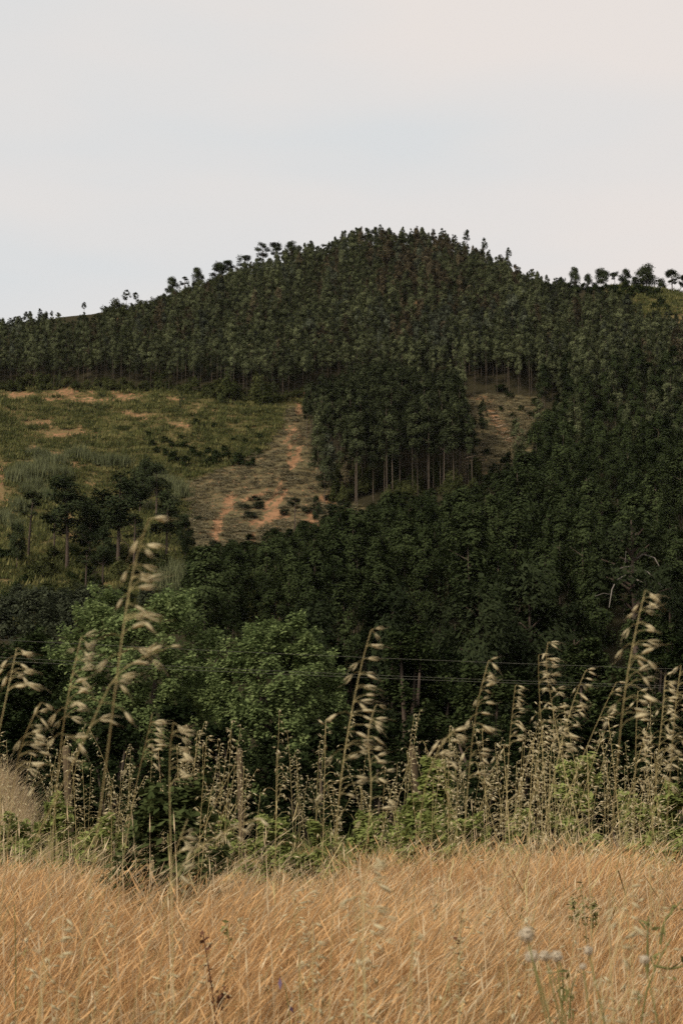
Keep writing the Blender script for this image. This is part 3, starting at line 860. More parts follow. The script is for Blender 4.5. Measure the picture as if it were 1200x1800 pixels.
LP = [(303, 523, 487, 'round', 11, 0.8), (325, 517, 486, 'thin', 12, 1.4), (349, 510, 471, 'round', 13, 0.75), (385, 498, 462, 'round', 14, 1.1), (402, 492, 458, 'other', 15, 1.2), (430, 483, 449, 'umbrella', 16, 1.1),
      (462, 473, 428, 'umbrella', 17, 0.9), (485, 466, 426, 'umbrella', 18, 1.0), (513, 458, 423, 'round', 19, 0.8), (547, 450, 424, 'round', 20, 0.7)]
for n_, (px, b_, t_, kd_, sd, w_) in enumerate(LP):
    put_pine(px, b_, t_, kd_, sd, 'dark pine on the skyline left of the summit, %s from the left' % nth(n_ + 1), 'pines on the left skyline', w_ * 1.25, Y=float(np.interp(px, RIDGE[:, 0], RIDGE[:, 2])) - 1)
TE = [(70, 572, 541), (90, 570, 545), (148, 565, 530), (222, 550, 508), (238, 548, 512), (668, 432, 394), (742, 435, 398), (776, 438, 400), (820, 447, 402), (852, 460, 417), (893, 478, 434), (800, 442, 412), (630, 436, 402)]
for n_, (px, b_, t_) in enumerate(TE):
    Yr = float(np.interp(px, RIDGE[:, 0], RIDGE[:, 2])) - 3
    x_ = at(px, b_, Yr)[0]; z_ = float(height(x_, Yr)); s = (at(px, t_, Yr)[2] - z_) / 20
    r = plant('eucalyptus_tree', euc_pair[6 + n_ % 4], (x_, Yr, z_ - 0.2), n_ * 1.1, (s * (2.0 if px < 260 else 1.35), s * (2.0 if px < 260 else 1.35), s))
    tag(r, 'spindly eucalyptus standing above its neighbours on the skyline, %s from the left' % nth(sorted(q[0] for q in TE).index(px) + 1), 'tree', 'skyline eucalyptus trees')

CP_ = [(118, 1004, 838, 'other', 21, 1.25), (50, 985, 858, 'thin', 22, 1.2), (207, 1008, 832, 'other', 23, 1.3), (157, 985, 872, 'round', 24, 1.05), (292, 1002, 862, 'other', 25, 1.0),
       (246, 905, 806, 'round', 26, 0.9), (275, 912, 812, 'other', 27, 1.1), (180, 1045, 925, 'other', 28, 1.0), (325, 990, 905, 'round', 29, 0.7), (150, 1062, 960, 'thin', 30, 1.2), (235, 1015, 900, 'thin', 31, 1.3),
       (30, 1000, 920, 'round', 32, 0.8), (95, 985, 890, 'thin', 33, 1.2), (518, 935, 873, 'thin', 34, 1.4), (556, 925, 870, 'cone', 35, 0.7)]
CLAB = ['pine with a flat dark crown on a tall bare trunk in the clearing', 'thin sparse pine near the left edge in front of the cane', 'leaning pine with a wide dark crown in the middle of the pine group', 'dense round pine between the two tall clearing pines',
        'open pine with bare lower branches at the right of the pine group', 'dark bushy pine highest up behind the clearing group', 'dark pine beside the highest one behind the clearing group', 'bare-stemmed pine low in the front of the clearing group',
        'small bushy pine right of the clearing group beside the felled slope', 'thin young pine lowest in the clearing group', 'thin pine between the leaning pine and the open one', 'bushy pine at the left edge of the clearing',
        'thin pine just left of the flat-crowned tall pine', 'small dark pine standing on the felled slope', 'small pointed pine rightmost on the felled slope']
for (px, b_, t_, kd_, sd, w_), lab in zip(CP_, CLAB):
    put_pine(px, b_, t_, kd_, sd, lab, 'pines in the clearing', w_)

# pines of the dark lower right forest, one with bare hooked branches
VP = [(935, 1000, 0.78, 128, 'round', 'big dark bushy pine left of the pine with bare hooked branches'), (1185, 985, 0.7, 150, 'other', 'dark pine at the right edge behind the hooked branches'),
      (845, 1030, 0.7, 124, 'round', 'dark pine left of the big bushy one in the lower forest'), (690, 1040, 0.7, 132, 'round', 'dark pine in the shade behind the dull green leafy tree'),
      (560, 1060, 0.65, 128, 'round', 'dark pine in the shade just right of the bright rounded tree'), (770, 1055, 0.6, 138, 'other', 'shaded pine behind the low dull trees right of centre'), (1010, 1060, 0.7, 136, 'other', 'shaded pine between the big bushy pine and the hooked branches')]
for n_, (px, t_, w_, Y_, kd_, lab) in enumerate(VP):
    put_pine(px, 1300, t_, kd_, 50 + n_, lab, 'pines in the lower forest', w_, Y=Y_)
tr, cr = pine_geo(77, 24, 4.6, 0.62, 30, 100, 0.6, 0.8, 0.5, 0.11, 0.0)
Yh = 140.0
xh = at(1115, 1100, Yh)[0]; zh = float(height(xh, Yh))
dg = Geo()
for line, r0 in (([(1113, 1030), (1098, 1026), (1083, 1034), (1075, 1050), (1070, 1080)], 0.10), ([(1115, 1018), (1135, 1018), (1150, 1030), (1163, 1046)], 0.08), ([(1115, 1032), (1138, 1040), (1152, 1050)], 0.07),
                 ([(1113, 1010), (1095, 1012), (1080, 1018)], 0.06), ([(1075, 1058), (1060, 1056), (1045, 1061)], 0.05), ([(1115, 1000), (1130, 990), (1150, 996), (1158, 1010)], 0.07), ([(1113, 995), (1100, 985), (1098, 1005)], 0.05)):
    P = np.array([at(a, b, Yh - 1.2 * i_) for i_, (a, b) in enumerate(line)]) - (xh, Yh, zh)
    tube(dg, P, np.linspace(r0, r0 * 0.35, len(P)), 5)
hk = plant('pine_tree', [tr.mesh('pine_trunk', M_PINE_BARK, True), cr.mesh('pine_crown', M_PINE_SHADE), dg.mesh('dead_branch', M_DEAD, True)], (xh, Yh, zh), 0, (1, 1, (at(1115, 905, Yh)[2] - zh) / 24), ('trunk', 'crown', 'dead_branch'))
tag(hk, 'tall pine with bare pale hooked branches on its lower trunk', 'pine tree', 'pines in the lower forest')

# ------------------------------------------------------------------ shrubs on the clearing and slopes
M_SHRUB = leaf_mat('clearing_shrub_leaf', (0.014, 0.022, 0.008), (0.045, 0.060, 0.022), 0.12, 0.4)
SHR = [pair(dome_geo(300 + k, 3.0, 2.4, 16, 60, 0.34, 0.16, 0.05, 0.4, None, 4, 0, (0.16, 0.26)), 'shrub', M_PINE_BARK, M_SHRUB) for k in range(4)]
SHG = [pair(dome_geo(310 + k, 3.4, 2.3, 18, 60, 0.34, 0.16, 0.05, 0.4, None, 4, 0, (0.16, 0.26)), 'shrub', M_PINE_BARK, M_HEATH) for k in range(4)]
SHY = [pair(dome_geo(320 + k, 3.4, 2.4, 18, 60, 0.34, 0.16, 0.05, 0.4, None, 4, 0, (0.16, 0.26)), 'shrub', M_PINE_BARK, M_GREY) for k in range(4)]


def shrubs(spots, protos, label, group, name='shrub', tall=1.0):
    order = sorted(range(len(spots)), key=lambda k: spots[k][0])
    for rank, k in enumerate(order):
        px, py, w = spots[k][:3]
        p = ground_at(px, py, 45)
        s = w / FPX * p[1] / 3.0
        h = s * tall * (0.85 + 0.3 * ((k * 37) % 10) / 10)
        r = plant(name, protos[k % len(protos)], p - (0, 0, 0.12 * s), k * 2.1, (s, s, h), ('stem', 'foliage'))
        tag(r, label % nth(rank + 1), 'shrub', group)


rng = np.random.default_rng(5)
dark = [(262, 770, 17), (268, 785, 14), (288, 778, 15), (302, 786, 18), (322, 790, 16), (318, 775, 12), (345, 748, 16), (358, 755, 10), (376, 753, 13), (338, 800, 20), (352, 806, 18), (366, 798, 14), (395, 800, 24), (410, 782, 17),
        (430, 783, 14), (436, 757, 10), (398, 812, 26), (378, 815, 26), (420, 818, 26), (442, 822, 22), (365, 822, 24), (290, 800, 14), (275, 797, 14), (458, 772, 16), (340, 770, 12), (305, 812, 24), (325, 820, 24), (455, 800, 14)]
shrubs(dark, SHR, 'low dark shrub on the grassy clearing, %s from the left', 'dark shrubs dotting the clearing')
lowl = [(int(rng.uniform(0, 335)), int(rng.uniform(985, 1075)), int(rng.uniform(22, 46))) for _ in range(44)]
shrubs(lowl[:26], SHG, 'olive shrub on the slope below the clearing pines, %s from the left', 'shrubs below the clearing pines')
shrubs(lowl[26:], SHR, 'dark shrub on the slope below the clearing pines, %s from the left', 'shrubs below the clearing pines')
greyb = [(15, 1092, 60), (60, 1098, 70), (105, 1085, 60), (0, 1120, 70), (150, 1075, 50), (190, 1080, 50), (75, 1072, 46), (30, 1068, 40), (120, 1115, 70), (300, 1075, 50), (335, 1095, 50), (260, 1068, 40)]
shrubs(greyb, SHY, 'grey-green bush behind the bright green trees, %s from the left', 'grey bushes behind the bright trees')
edgeb = [(int(x), int(np.interp(x, EDGE_X, EDGE_Y)) + int(rng.uniform(-5, 3)), int(rng.uniform(14, 30))) for x in np.linspace(8, 535, 34) + rng.uniform(-6, 6, 34)]
edgeb += [(400, 706, 40), (395, 700, 36), (465, 712, 36), (455, 706, 40), (475, 705, 30), (383, 704, 24)]
shrubs(edgeb, SHG, 'bush under the eucalyptus row above the clearing, %s from the left', 'bushes at the upper edge of the clearing', tall=1.25)
domes = [(192, 556, 26), (206, 553, 28), (222, 556, 24), (240, 556, 26), (258, 552, 26), (275, 545, 26), (290, 540, 28), (308, 536, 28), (326, 532, 30), (344, 527, 30), (360, 520, 30), (377, 514, 30), (395, 509, 30), (412, 500, 28), (330, 545, 24), (300, 552, 26), (270, 560, 26), (366, 532, 24), (235, 566, 22), (400, 520, 24)]
shrubs(domes, SHG, 'rounded bush on the open upper left ridge, %s from the left', 'rounded bushes on the left ridge', tall=1.1)
ridgeb = [(1080, 512, 18), (1100, 515, 24), (1120, 520, 26), (1140, 523, 26), (1155, 520, 18), (1160, 541, 22), (1150, 545, 16), (1108, 524, 18), (1065, 510, 16), (1045, 510, 18), (1025, 510, 18), (1012, 516, 20), (1035, 518, 20), (1055, 519, 22), (1075, 521, 20), (1092, 528, 20), (1000, 508, 18), (985, 505, 20), (1172, 546, 12)]
shrubs(ridgeb, SHR, 'dark bush below the ridge pines, %s from the left', 'bushes below the ridge pines')
slashb = [(440, 910, 26), (455, 895, 24), (430, 895, 20), (448, 880, 20), (500, 905, 18), (510, 890, 16), (540, 900, 20), (560, 905, 24), (580, 895, 20), (600, 890, 20), (350, 915, 18), (375, 960, 20), (410, 958, 20), (600, 870, 16), (575, 878, 14), (480, 940, 22)]
shrubs(slashb, SHY, 'grey leafy brush pile on the felled slope, %s from the left', 'brush on the felled slope', tall=0.6)
under = [(int(x), int(y), int(w)) for x, y, w in zip(rng.uniform(585, 850, 40), rng.uniform(840, 888, 40), rng.uniform(14, 28, 40))]
shrubs(under, SHG, 'sapling bush at the foot of the tall bare trunks, %s from the left', 'saplings below the tall stand', tall=2.0)
flb = [(822, 720, 16), (830, 745, 14), (940, 712, 18), (935, 735, 18), (945, 755, 22), (930, 775, 22), (915, 800, 26), (890, 815, 24), (870, 830, 22), (880, 722, 12), (900, 735, 14), (905, 750, 14), (840, 780, 14), (855, 800, 18), (915, 722, 12), (893, 700, 18), (880, 690, 24)]
shrubs(flb, SHR, 'dark bush around the small felled clearing, %s from the left', 'bushes of the small felled clearing', tall=0.9)
small_trees = [(390, 728, 692, 'slim young tree standing alone below the forest edge'), (480, 715, 662, 'young pale-trunked tree right of the forest edge bushes'), (461, 718, 668, 'young tree beside the pale-trunked one at the forest edge'), (318, 742, 690, 'yellowish young tree standing on the clearing'), (850, 830, 700, 'thin lone trunk left standing in the small felled clearing'), (820, 850, 720, 'thin trunk at the left side of the small felled clearing'), (103, 700, 650, 'slim tree standing on the orange bank')]
for n_, (px, b_, t_, lab) in enumerate(small_trees):
    p = ground_at(px, b_, 45); h = (at(px, t_, p[1])[2] - p[2]) / 20
    tag(plant('young_tree', euc_pair[6 + n_ % 4], p - (0, 0, 0.1), n_, (h * 0.8, h * 0.8, h)), lab, 'tree', 'young trees on the clearing')


# cane
def cane_geo(seed, H=3.4, R=1.6, n=260):
    rng = np.random.default_rng(seed)
    gq = Geo()
    b = rng.normal(0, R * 0.45, (n, 2)); h = H * rng.uniform(0.5, 1.0, n)
    ln = rng.normal(0, 0.22, (n, 2)) * h[:, None]
    p0 = np.column_stack([b, np.zeros(n)]); p1 = np.column_stack([b + ln * 0.3, h * 0.6]); p2 = np.column_stack([b + ln, h])
    a = rng.uniform(0, 6.28, n); w = np.column_stack([np.cos(a), np.sin(a), 0 * a]) * 0.05
    V = np.stack([p0 - w, p0 + w, p1 + w, p1 - w, p2], 1).reshape(-1, 3)
    k = np.arange(n) * 5
    gq.add(V, np.stack([k, k + 1, k + 2, k + 3], 1), np.stack([k + 3, k + 2, k + 4], 1), np.repeat(rng.uniform(0, 1, n), 5))
    return gq


CANE = [cane_geo(400 + k).mesh('cane', M_CANE) for k in range(4)]
cane = [(25, 850), (40, 835), (55, 845), (70, 830), (85, 842), (62, 860), (45, 868), (60, 803), (75, 806), (90, 812), (105, 822), (110, 840), (125, 805), (140, 808), (160, 812), (175, 818), (190, 822), (205, 815), (220, 822), (275, 842), (295, 852), (310, 862), (320, 875), (265, 860), (245, 875), (255, 895), (300, 885),
        (75, 880), (35, 900), (30, 930), (310, 1020), (325, 1035), (295, 1035), (310, 1050), (335, 1020), (10, 920)]
cane.sort()
for n_, (px, py) in enumerate(cane):
    p = ground_at(px, py, 45)
    o = obj('cane_clump', CANE[n_ % 4], None, p - (0, 0, 0.1), (0, 0, n_ * 1.7), (1.25, 1.25, 1.0 + 0.25 * math.sin(n_ * 2.3)))
    tag(o, 'pale green cane clump on the clearing, %s from the left' % nth(n_ + 1), 'cane', 'cane clumps on the clearing')

# felled logs
LOGS = [((818, 806), (848, 800)), ((816, 813), (850, 809)), ((820, 818), (848, 815)), ((817, 824), (851, 821)), ((819, 830), (846, 828)), ((816, 836), (850, 834)), ((822, 842), (845, 840)),
        ((858, 716), (872, 712)), ((860, 728), (876, 724)), ((864, 740), (880, 736)), ((872, 752), (892, 747)), ((880, 763), (900, 758)), ((890, 773), (908, 768)), ((896, 784), (915, 778))]
for n_, (a, b) in enumerate(LOGS):
    A, B = ground_at(*a, 45), ground_at(*b, 45)
    gq = Geo(); m_ = (A + B) / 2
    tube(gq, np.linspace(A - m_, B - m_, 4) + (0, 0, 0.12), [0.2, 0.19, 0.16, 0.12], 7)
    V0 = A - m_ + (0, 0, 0.12)
    o = obj('felled_log', gq.mesh('felled_log', M_LOG, True), None, m_)
    tag(o, ('felled pole in the pile at the foot of the small clearing, %s from the top' % nth(n_ + 1)) if n_ < 7 else ('pale log on the track down the small clearing, %s from the top' % nth(n_ - 6)), 'log', 'felled logs of the small clearing')

# ground cover of the open slopes
rng = np.random.default_rng(21)


def tuft_geo(seed, n=16, H=0.55, R=0.45, w0=0.05):
    rng = np.random.default_rng(seed)
    gq = Geo()
    b = rng.normal(0, R * 0.5, (n, 2)); h = H * rng.uniform(0.5, 1.2, n); ln = rng.normal(0, 0.3, (n, 2)) * h[:, None]
    a = rng.uniform(0, 6.28, n); w = np.column_stack([np.cos(a), np.sin(a), 0 * a]) * w0
    p0 = np.column_stack([b, 0 * h - 0.05]); p2 = np.column_stack([b + ln, h])
    V = np.stack([p0 - w, p0 + w, p2], 1).reshape(-1, 3)
    gq.add(V, None, np.arange(3 * n).reshape(n, 3), np.repeat(rng.uniform(0, 1, n), 3))
    return gq


n = 42000
Yc = np.sqrt(rng.uniform(190 ** 2, 385 ** 2, n)); Xc = rng.uniform(-0.3, 0.0, n) * Yc
B = np.column_stack([Xc, Yc, height(Xc, Yc)]); px, py = project(B)
okc = (py > np.interp(px, EDGE_X, EDGE_Y) - 4) & (px < 545) & ~in_poly(px, py, SLASHPOLY) & (py < 1110)
bare = np.zeros(n)
for cx, cy, rx, ry in PATCHES: bare = np.maximum(bare, np.clip(1.3 - np.hypot((px - cx) / rx, (py - cy) / ry), 0, 1))
okc &= rng.uniform(size=n) > bare * 1.1
okc &= rng.uniform(size=n) < 0.35 + 0.65 * (0.5 + 0.5 * np.sin(Xc / 6 + np.sin(Yc / 9)) * np.sin(Yc / 7 + Xc / 13))
n2 = 6000
Y2 = rng.uniform(430, 485, n2); X2 = (rng.uniform(985, 1300, n2) - 600) / 2430 * Y2
B2 = np.column_stack([X2, Y2, height(X2, Y2)]); q2x, q2y = project(B2)
ok2 = in_poly(q2x, q2y, RIDGE_GRASS)
B = np.concatenate([B[okc], B2[ok2]]); m_ = len(B)
s = rng.uniform(0.6, 1.5, m_)
scatter('hill_grass', 'rough olive grass and heath covering the clearing', [tuft_geo(500 + k).mesh('tuft', M_HILLGRASS) for k in range(4)] + [tuft_geo(510 + k, 44, 0.75, 1.1, 0.10).mesh('tuft', (M_HEATH, M_HEATH, M_HILLGRASS)[k]) for k in range(3)], B,
        rng.choice(7, m_, p=[.2, .2, .18, .18, .12, .05, .07]), np.column_stack([0 * s, 0 * s, rng.uniform(0, 6.28, m_)]), np.column_stack([s * 1.3, s * 1.3, s]))


def litter_geo(seed, n=14):
    rng = np.random.default_rng(seed)
    gq = Geo()
    for q in range(n):
        c = np.append(rng.normal(0, 0.7, 2), rng.uniform(0.02, 0.25)); a = rng.uniform(0, 6.28); l = rng.uniform(0.5, 1.6)
        d = np.array((math.cos(a), math.sin(a), rng.normal(0, 0.15))) * l / 2
        tube(gq, [c - d, c + d], [0.045, 0.02], 3, rng.uniform(0, 1))
    leaves(gq, rng, np.column_stack([rng.normal(0, 0.7, (40, 2)), rng.uniform(0, 0.3, 40)]), 0.35, 0.16, 0.6, 0)
    return gq


n = 9000
Yc = np.sqrt(rng.uniform(235 ** 2, 390 ** 2, n)); Xc = rng.uniform(-0.13, 0.16, n) * Yc
B = np.column_stack([Xc, Yc, height(Xc, Yc)]); px, py = project(B)
ok = in_poly(px, py, SLASHPOLY) | in_poly(px, py, FELLED)
bare = np.zeros(n)
for line, w in TRACKS: bare = np.maximum(bare, np.clip(1.3 - dist_line(px, py, line) / w, 0, 1))
ok &= rng.uniform(size=n) > bare * 1.25
B = B[ok]; m_ = len(B); s = rng.uniform(0.5, 1.3, m_)
scatter('cut_branches', 'grey cut branches and litter strewn over the felled slopes', [litter_geo(530 + k).mesh('litter', M_SLASH) for k in range(4)], B, rng.integers(0, 4, m_),
        np.column_stack([0 * s, 0 * s, rng.uniform(0, 6.28, m_)]), np.column_stack([s, s, s]))

# ------------------------------------------------------------------ power lines
for (y0, y1), lab in zip(((1124, 1176), (1155, 1206), (1161, 1210)), ('single upper power line crossing in front of the trees', 'upper wire of the lower pair of power lines', 'lowest power line wire crossing in front of the trees')):
    A, B = at(-500, y0 - (y1 - y0) * 500 / 1200, 40.0), at(1700, y1 + (y1 - y0) * 500 / 1200, 40.0)
    s = np.linspace(0, 1, 25)
    P = A[None] + (B - A)[None] * s[:, None]
    P[:, 2] -= 0.18 * (1 - (2 * s - 1) ** 2) - 0.12
    gq = tube(Geo(), P - P[0], 0.0035, 6)
    tag(obj('power_line', gq.mesh('power_line', M_WIRE, True), None, P[0]), lab, 'power line', 'power lines across the valley')

# ------------------------------------------------------------------ fence posts at the end of the field
for a, b, Y, w, lab in (((116, 1312), (121, 1420), 11.0, 0.060, 'weathered wooden fence post, leftmost of the three'), ((421, 1316), (424, 1440), 11.4, 0.046, 'slim upright wooden fence post, middle one of the three'), ((723, 1312), (738, 1440), 10.6, 0.052, 'leaning wooden fence post beside the bright green bush')):
    A, B = at(*a, Y), at(*b, Y)
    gz = float(height(B[0], Y)); foot = A + (B - A) * ((gz - 0.3 - A[2]) / (B[2] - A[2]))
    n_s = 8; th = np.arange(n_s) * 2 * math.pi / n_s
    rngp = np.random.default_rng(int(a[0]))
    V, F = [], []
    for q, tq in enumerate((0, 0.3, 0.65, 0.93, 0.985, 1.0)):
        c = foot + (A - foot) * tq
        rr = w / 2 * (1.06 - 0.1 * tq) * (1 if q < 4 else (0.97 if q == 4 else 0.82)) * (1 + rngp.normal(0, 0.05, n_s))
        V.append(np.column_stack([c[0] + rr * np.cos(th), c[1] + rr * np.sin(th), c[2] + (0.006 * np.cos(th + 1) if q >= 4 else 0 * th)]))
    V = np.concatenate(V) - foot
    F = [(q * n_s + j, q * n_s + (j + 1) % n_s, (q + 1) * n_s + (j + 1) % n_s, (q + 1) * n_s + j) for q in range(5) for j in range(n_s)]
    V = np.vstack([V, (A - foot)]); k = 5 * n_s
    gq = Geo().add(V, F, [(k + j, k + (j + 1) % n_s, 6 * n_s) for j in range(n_s)])
    tag(obj('fence_post', gq.mesh('fence_post', M_WOOD, True), None, foot), lab, 'fence post', 'fence posts at the field edge')

# ------------------------------------------------------------------ green plants along the field edge
EDGEB = [  # column, top row, width, distance, mesh kind, label
    ('field_bush', 312, 1385, 185, 6.2, M_FIELDBUSH, 0.055, 0.028, 'dark green bush growing in the dry grass left of centre'),
    ('green_bush', 765, 1338, 95, 9.7, M_VINE, 0.07, 0.05, 'bright yellow-green bush beside the leaning fence post'),
    ('green_bush', 735, 1400, 120, 8.7, M_VINE, 0.065, 0.03, 'green weeds around the foot of the leaning fence post'),
    ('green_bush', 820, 1420, 90, 8.8, M_VINE, 0.06, 0.025, 'low green weeds right of the bright yellow-green bush'),
    ('green_bush', 1015, 1338, 105, 9.9, M_VINE, 0.06, 0.025, 'tall soft green bush behind the crossing straw stalks'),
    ('green_bush', 1120, 1400, 110, 9.1, M_VINE, 0.06, 0.028, 'green weeds right of the tall soft green bush'),
    ('green_bush', 1190, 1380, 90, 8.4, M_VINE, 0.06, 0.025, 'green weeds cut by the right edge at the field end'),
    ('green_bush', 25, 1432, 110, 9.3, M_VINE, 0.055, 0.022, 'soft green weeds at the left edge below the tan bank'),
    ('green_bush', 100, 1405, 90, 9.3, M_VINE, 0.055, 0.022, 'soft green weeds around the leftmost fence post'),
    ('green_bush', 180, 1440, 95, 8.6, M_VINE, 0.055, 0.022, 'low green weeds left of the dark green bush'),
    ('green_bush', 395, 1430, 90, 9.3, M_VINE, 0.055, 0.024, 'green weeds below the middle fence post'),
    ('green_bush', 480, 1445, 100, 8.9, M_VINE, 0.055, 0.022, 'low green weeds right of the middle fence post'),
    ('green_bush', 565, 1435, 90, 8.8, M_VINE, 0.055, 0.024, 'low green weeds at the centre of the field edge'),
    ('green_bush', 650, 1430, 90, 9.3, M_VINE, 0.055, 0.024, 'green weeds left of the leaning fence post'),
    ('green_bush', 915, 1425, 90, 9.3, M_VINE, 0.055, 0.024, 'low green weeds left of the tall soft green bush')]
for q, (nm, px, top, wpx, Y, mat, l_, w_, lab) in enumerate(EDGEB):
    x_ = at(px, 1400, Y)[0]; z_ = float(height(x_, Y)); H = at(px, top, Y)[2] - z_; Wd = wpx / FPX * Y
    geo = dome_geo(600 + q, Wd * (1.15 if nm == 'field_bush' else 1.0), H, 60 if nm == 'field_bush' else 34, 110 if nm == 'field_bush' else 70, l_, w_, 0.1, 0.35, None if nm == 'field_bush' else [0.7, 1, 0.9, 0.65, 0.3], 14, -0.35 if nm != 'field_bush' else 0.0, (0.1, 0.2))
    geo[0].V = [v * 1.0 for v in geo[0].V]
    st = Geo(); rg = np.random.default_rng(700 + q)
    for j in range(16):
        a_ = rg.uniform(0, 6.28); e_ = np.array((math.cos(a_) * Wd * rg.uniform(0.1, 0.42), math.sin(a_) * Wd * rg.uniform(0.1, 0.42), H * rg.uniform(0.5, 0.95)))
        tube(st, [(0.1 * e_[0], 0.1 * e_[1], -0.03), e_ * (0.45, 0.45, 0.5), e_], [0.006, 0.0045, 0.002], 4)
    r = plant(nm, [st.mesh(nm + '_stem', M_WEED, True), geo[1].mesh(nm + '_foliage', mat)], (x_, Y, z_), names=('stem', 'foliage'))
    tag(r, lab, 'bush', 'green plants along the field edge')


# ------------------------------------------------------------------ grasses
def grass_geo(seed, n, H, R, w0, lean=(0.25, 0.0), spread=0.3, heads=0.2):
    rng = np.random.default_rng(seed)
    gq = Geo()
    b = rng.uniform(-R, R, (n, 2)); h = H * rng.uniform(0.45, 1.15, n)
    ln = (np.array(lean) + rng.normal(0, spread, (n, 2))) * h[:, None]
    a = rng.uniform(0, 6.28, n); w = np.column_stack([np.cos(a), np.sin(a), 0 * a]) * (w0 * rng.uniform(0.6, 1.4, n) / 2)[:, None]
    z0 = np.zeros(n) - 0.02

    def P(s):
        return np.column_stack([b + ln * s ** 1.8, z0 + h * (s - 0.12 * s ** 3)])
    p0, p1, p2, p3 = P(0), P(0.4), P(0.75), P(1.0)
    V = np.stack([p0 - w, p0 + w, p1 - w * 0.9, p1 + w * 0.9, p2 - w * 0.65, p2 + w * 0.65, p3], 1).reshape(-1, 3)
    k = np.arange(n) * 7
    t = rng.uniform(0, 1, n)
    gq.add(V, np.concatenate([np.stack([k, k + 1, k + 3, k + 2], 1), np.stack([k + 2, k + 3, k + 5, k + 4], 1)]), np.stack([k + 4, k + 5, k + 6], 1), np.repeat(t, 7))
    m = rng.uniform(size=n) < heads
    if m.any():
        d = norm(p3 - p2)[m]; c = p3[m]; v = w[m] / (w0 / 2) * 0.0017; l = 0.05
        V = np.stack([c - d * l * 0.3, c + v + d * l * 0.2, c + d * l, c - v + d * l * 0.2], 1).reshape(-1, 3)
        gq.add(V, np.arange(len(c) * 4).reshape(-1, 4), None, np.repeat(np.clip(t[m] + 0.25, 0, 1), 4))
    return gq


rng = np.random.default_rng(33)


def strewn(n, y0, y1, tmax, xpad):
    Y = np.sqrt(rng.uniform(y0 ** 2, y1 ** 2, n)); X = rng.uniform(-1, 1, n) * (tmax * Y + xpad)
    return X, Y


dry = [grass_geo(800 + k, 85, 0.44, 0.10, 0.0032, ((0.12, 0.28, 0.45, 0.3, 0.2, 0.55)[k], (0, -0.1, -0.15, 0.1, 0.05, -0.2)[k]), 0.28, 0.3) for k in range(6)]
dry_me = [gq.mesh('dry_grass', M_DRY) for gq in dry]
pale_me = [grass_geo(820 + k, 46, 0.5, 0.12, 0.0034, (0.2, 0), 0.3, 0.6).mesh('pale_grass', M_DRYPALE) for k in range(2)]
olive_me = [grass_geo(824 + k, 60, 0.42, 0.11, 0.0036, (0.15, 0), 0.34, 0.1).mesh('olive_grass', M_DRYOLIVE) for k in range(2)]
brown_me = [grass_geo(828 + k, 50, 0.40, 0.11, 0.0034, (0.3, 0), 0.3, 0.5).mesh('brown_grass', M_DRYBROWN) for k in range(2)]
wisp_me = [grass_geo(832 + k, 12, 0.68, 0.14, 0.0036, ((0.15, 0.35, 0.5)[k], 0), 0.3, 0.9).mesh('wispy_grass', M_DRYPALE) for k in range(3)]
X, Y = strewn(9500, 1.6, 9.3, 0.29, 0.7)
X2, Y2 = strewn(2600, 0.5, 9.2, 0.9, 3.0)
X3 = rng.uniform(-7.2, -2.6, 1300); Y3 = rng.uniform(13.2, 18.5, 1300)
keep3 = height(X3, Y3) > -0.6
X4, Y4 = strewn(1500, 8.8, 13.3, 0.32, 1.0)
X = np.concatenate([X, X2, X3[keep3], X4]); Y = np.concatenate([Y, Y2, Y3[keep3], Y4])
nb = keep3.sum()
isb = np.zeros(len(X), bool); isb[9500 + 2600:9500 + 2600 + nb] = True
iss = np.zeros(len(X), bool); iss[9500 + 2600 + nb:] = True
m_ = len(X)
patch = np.sin(X * 1.1 + 0.6 * np.sin(Y * 0.9)) * np.sin(Y * 0.8 + X * 0.5 + 1)
lean_i = np.clip(np.round(2 + 2.0 * patch - 0.45 * X + rng.normal(0, 1.0, m_)), 0, 5).astype(int)
order = np.array([0, 4, 1, 3, 2, 5])
pick = order[lean_i]
big = 0.5 + 0.5 * np.sin(X * 0.9 + 2.0 * np.sin(Y * 0.55 + 0.7)) * np.sin(Y * 1.35 + 1.2 * np.sin(X * 0.8))
fine = 0.5 + 0.5 * np.sin(X * 3.7 + 1.7 * np.sin(Y * 2.3)) * np.sin(Y * 3.1 + X * 1.9)
u_ = rng.uniform(size=m_)
pick = np.where(u_ < 0.55 * (1 - big) * fine + 0.03, 8 + rng.integers(0, 2, m_), pick)
pick = np.where((u_ > 0.55) & (u_ < 0.55 + 0.32 * big * (1 - fine) + 0.04), 10 + rng.integers(0, 2, m_), pick)
pick = np.where(u_ > 0.93, 12 + rng.integers(0, 3, m_), pick)
pick = np.where(isb | ((u_ > 0.86) & (u_ < 0.93)), 6 + rng.integers(0, 2, m_), pick)
s = rng.uniform(0.75, 1.15, m_) * (1 + 0.26 * patch) * np.where(iss, 0.6, 1.0) * np.where(isb, 0.8, 1.0)
s *= np.interp(Y, [0, 2.0, 3.0], [0.55, 0.75, 1.0]) * np.where(~iss & ~isb & (Y > 8.3 + 0.5 * np.sin(X * 2.7) + 0.4 * np.sin(X * 6.1)), rng.uniform(0.3, 1.0, m_), 1.0)
rz = rng.normal(0, 0.45, m_)
scatter('dry_grass', 'knee-high dry tan grass covering the whole field', dry_me + pale_me + olive_me + brown_me + wisp_me, np.column_stack([X, Y, height(X, Y)]), pick, np.column_stack([0 * s, 0 * s, rz]), np.column_stack([s, s, s]))

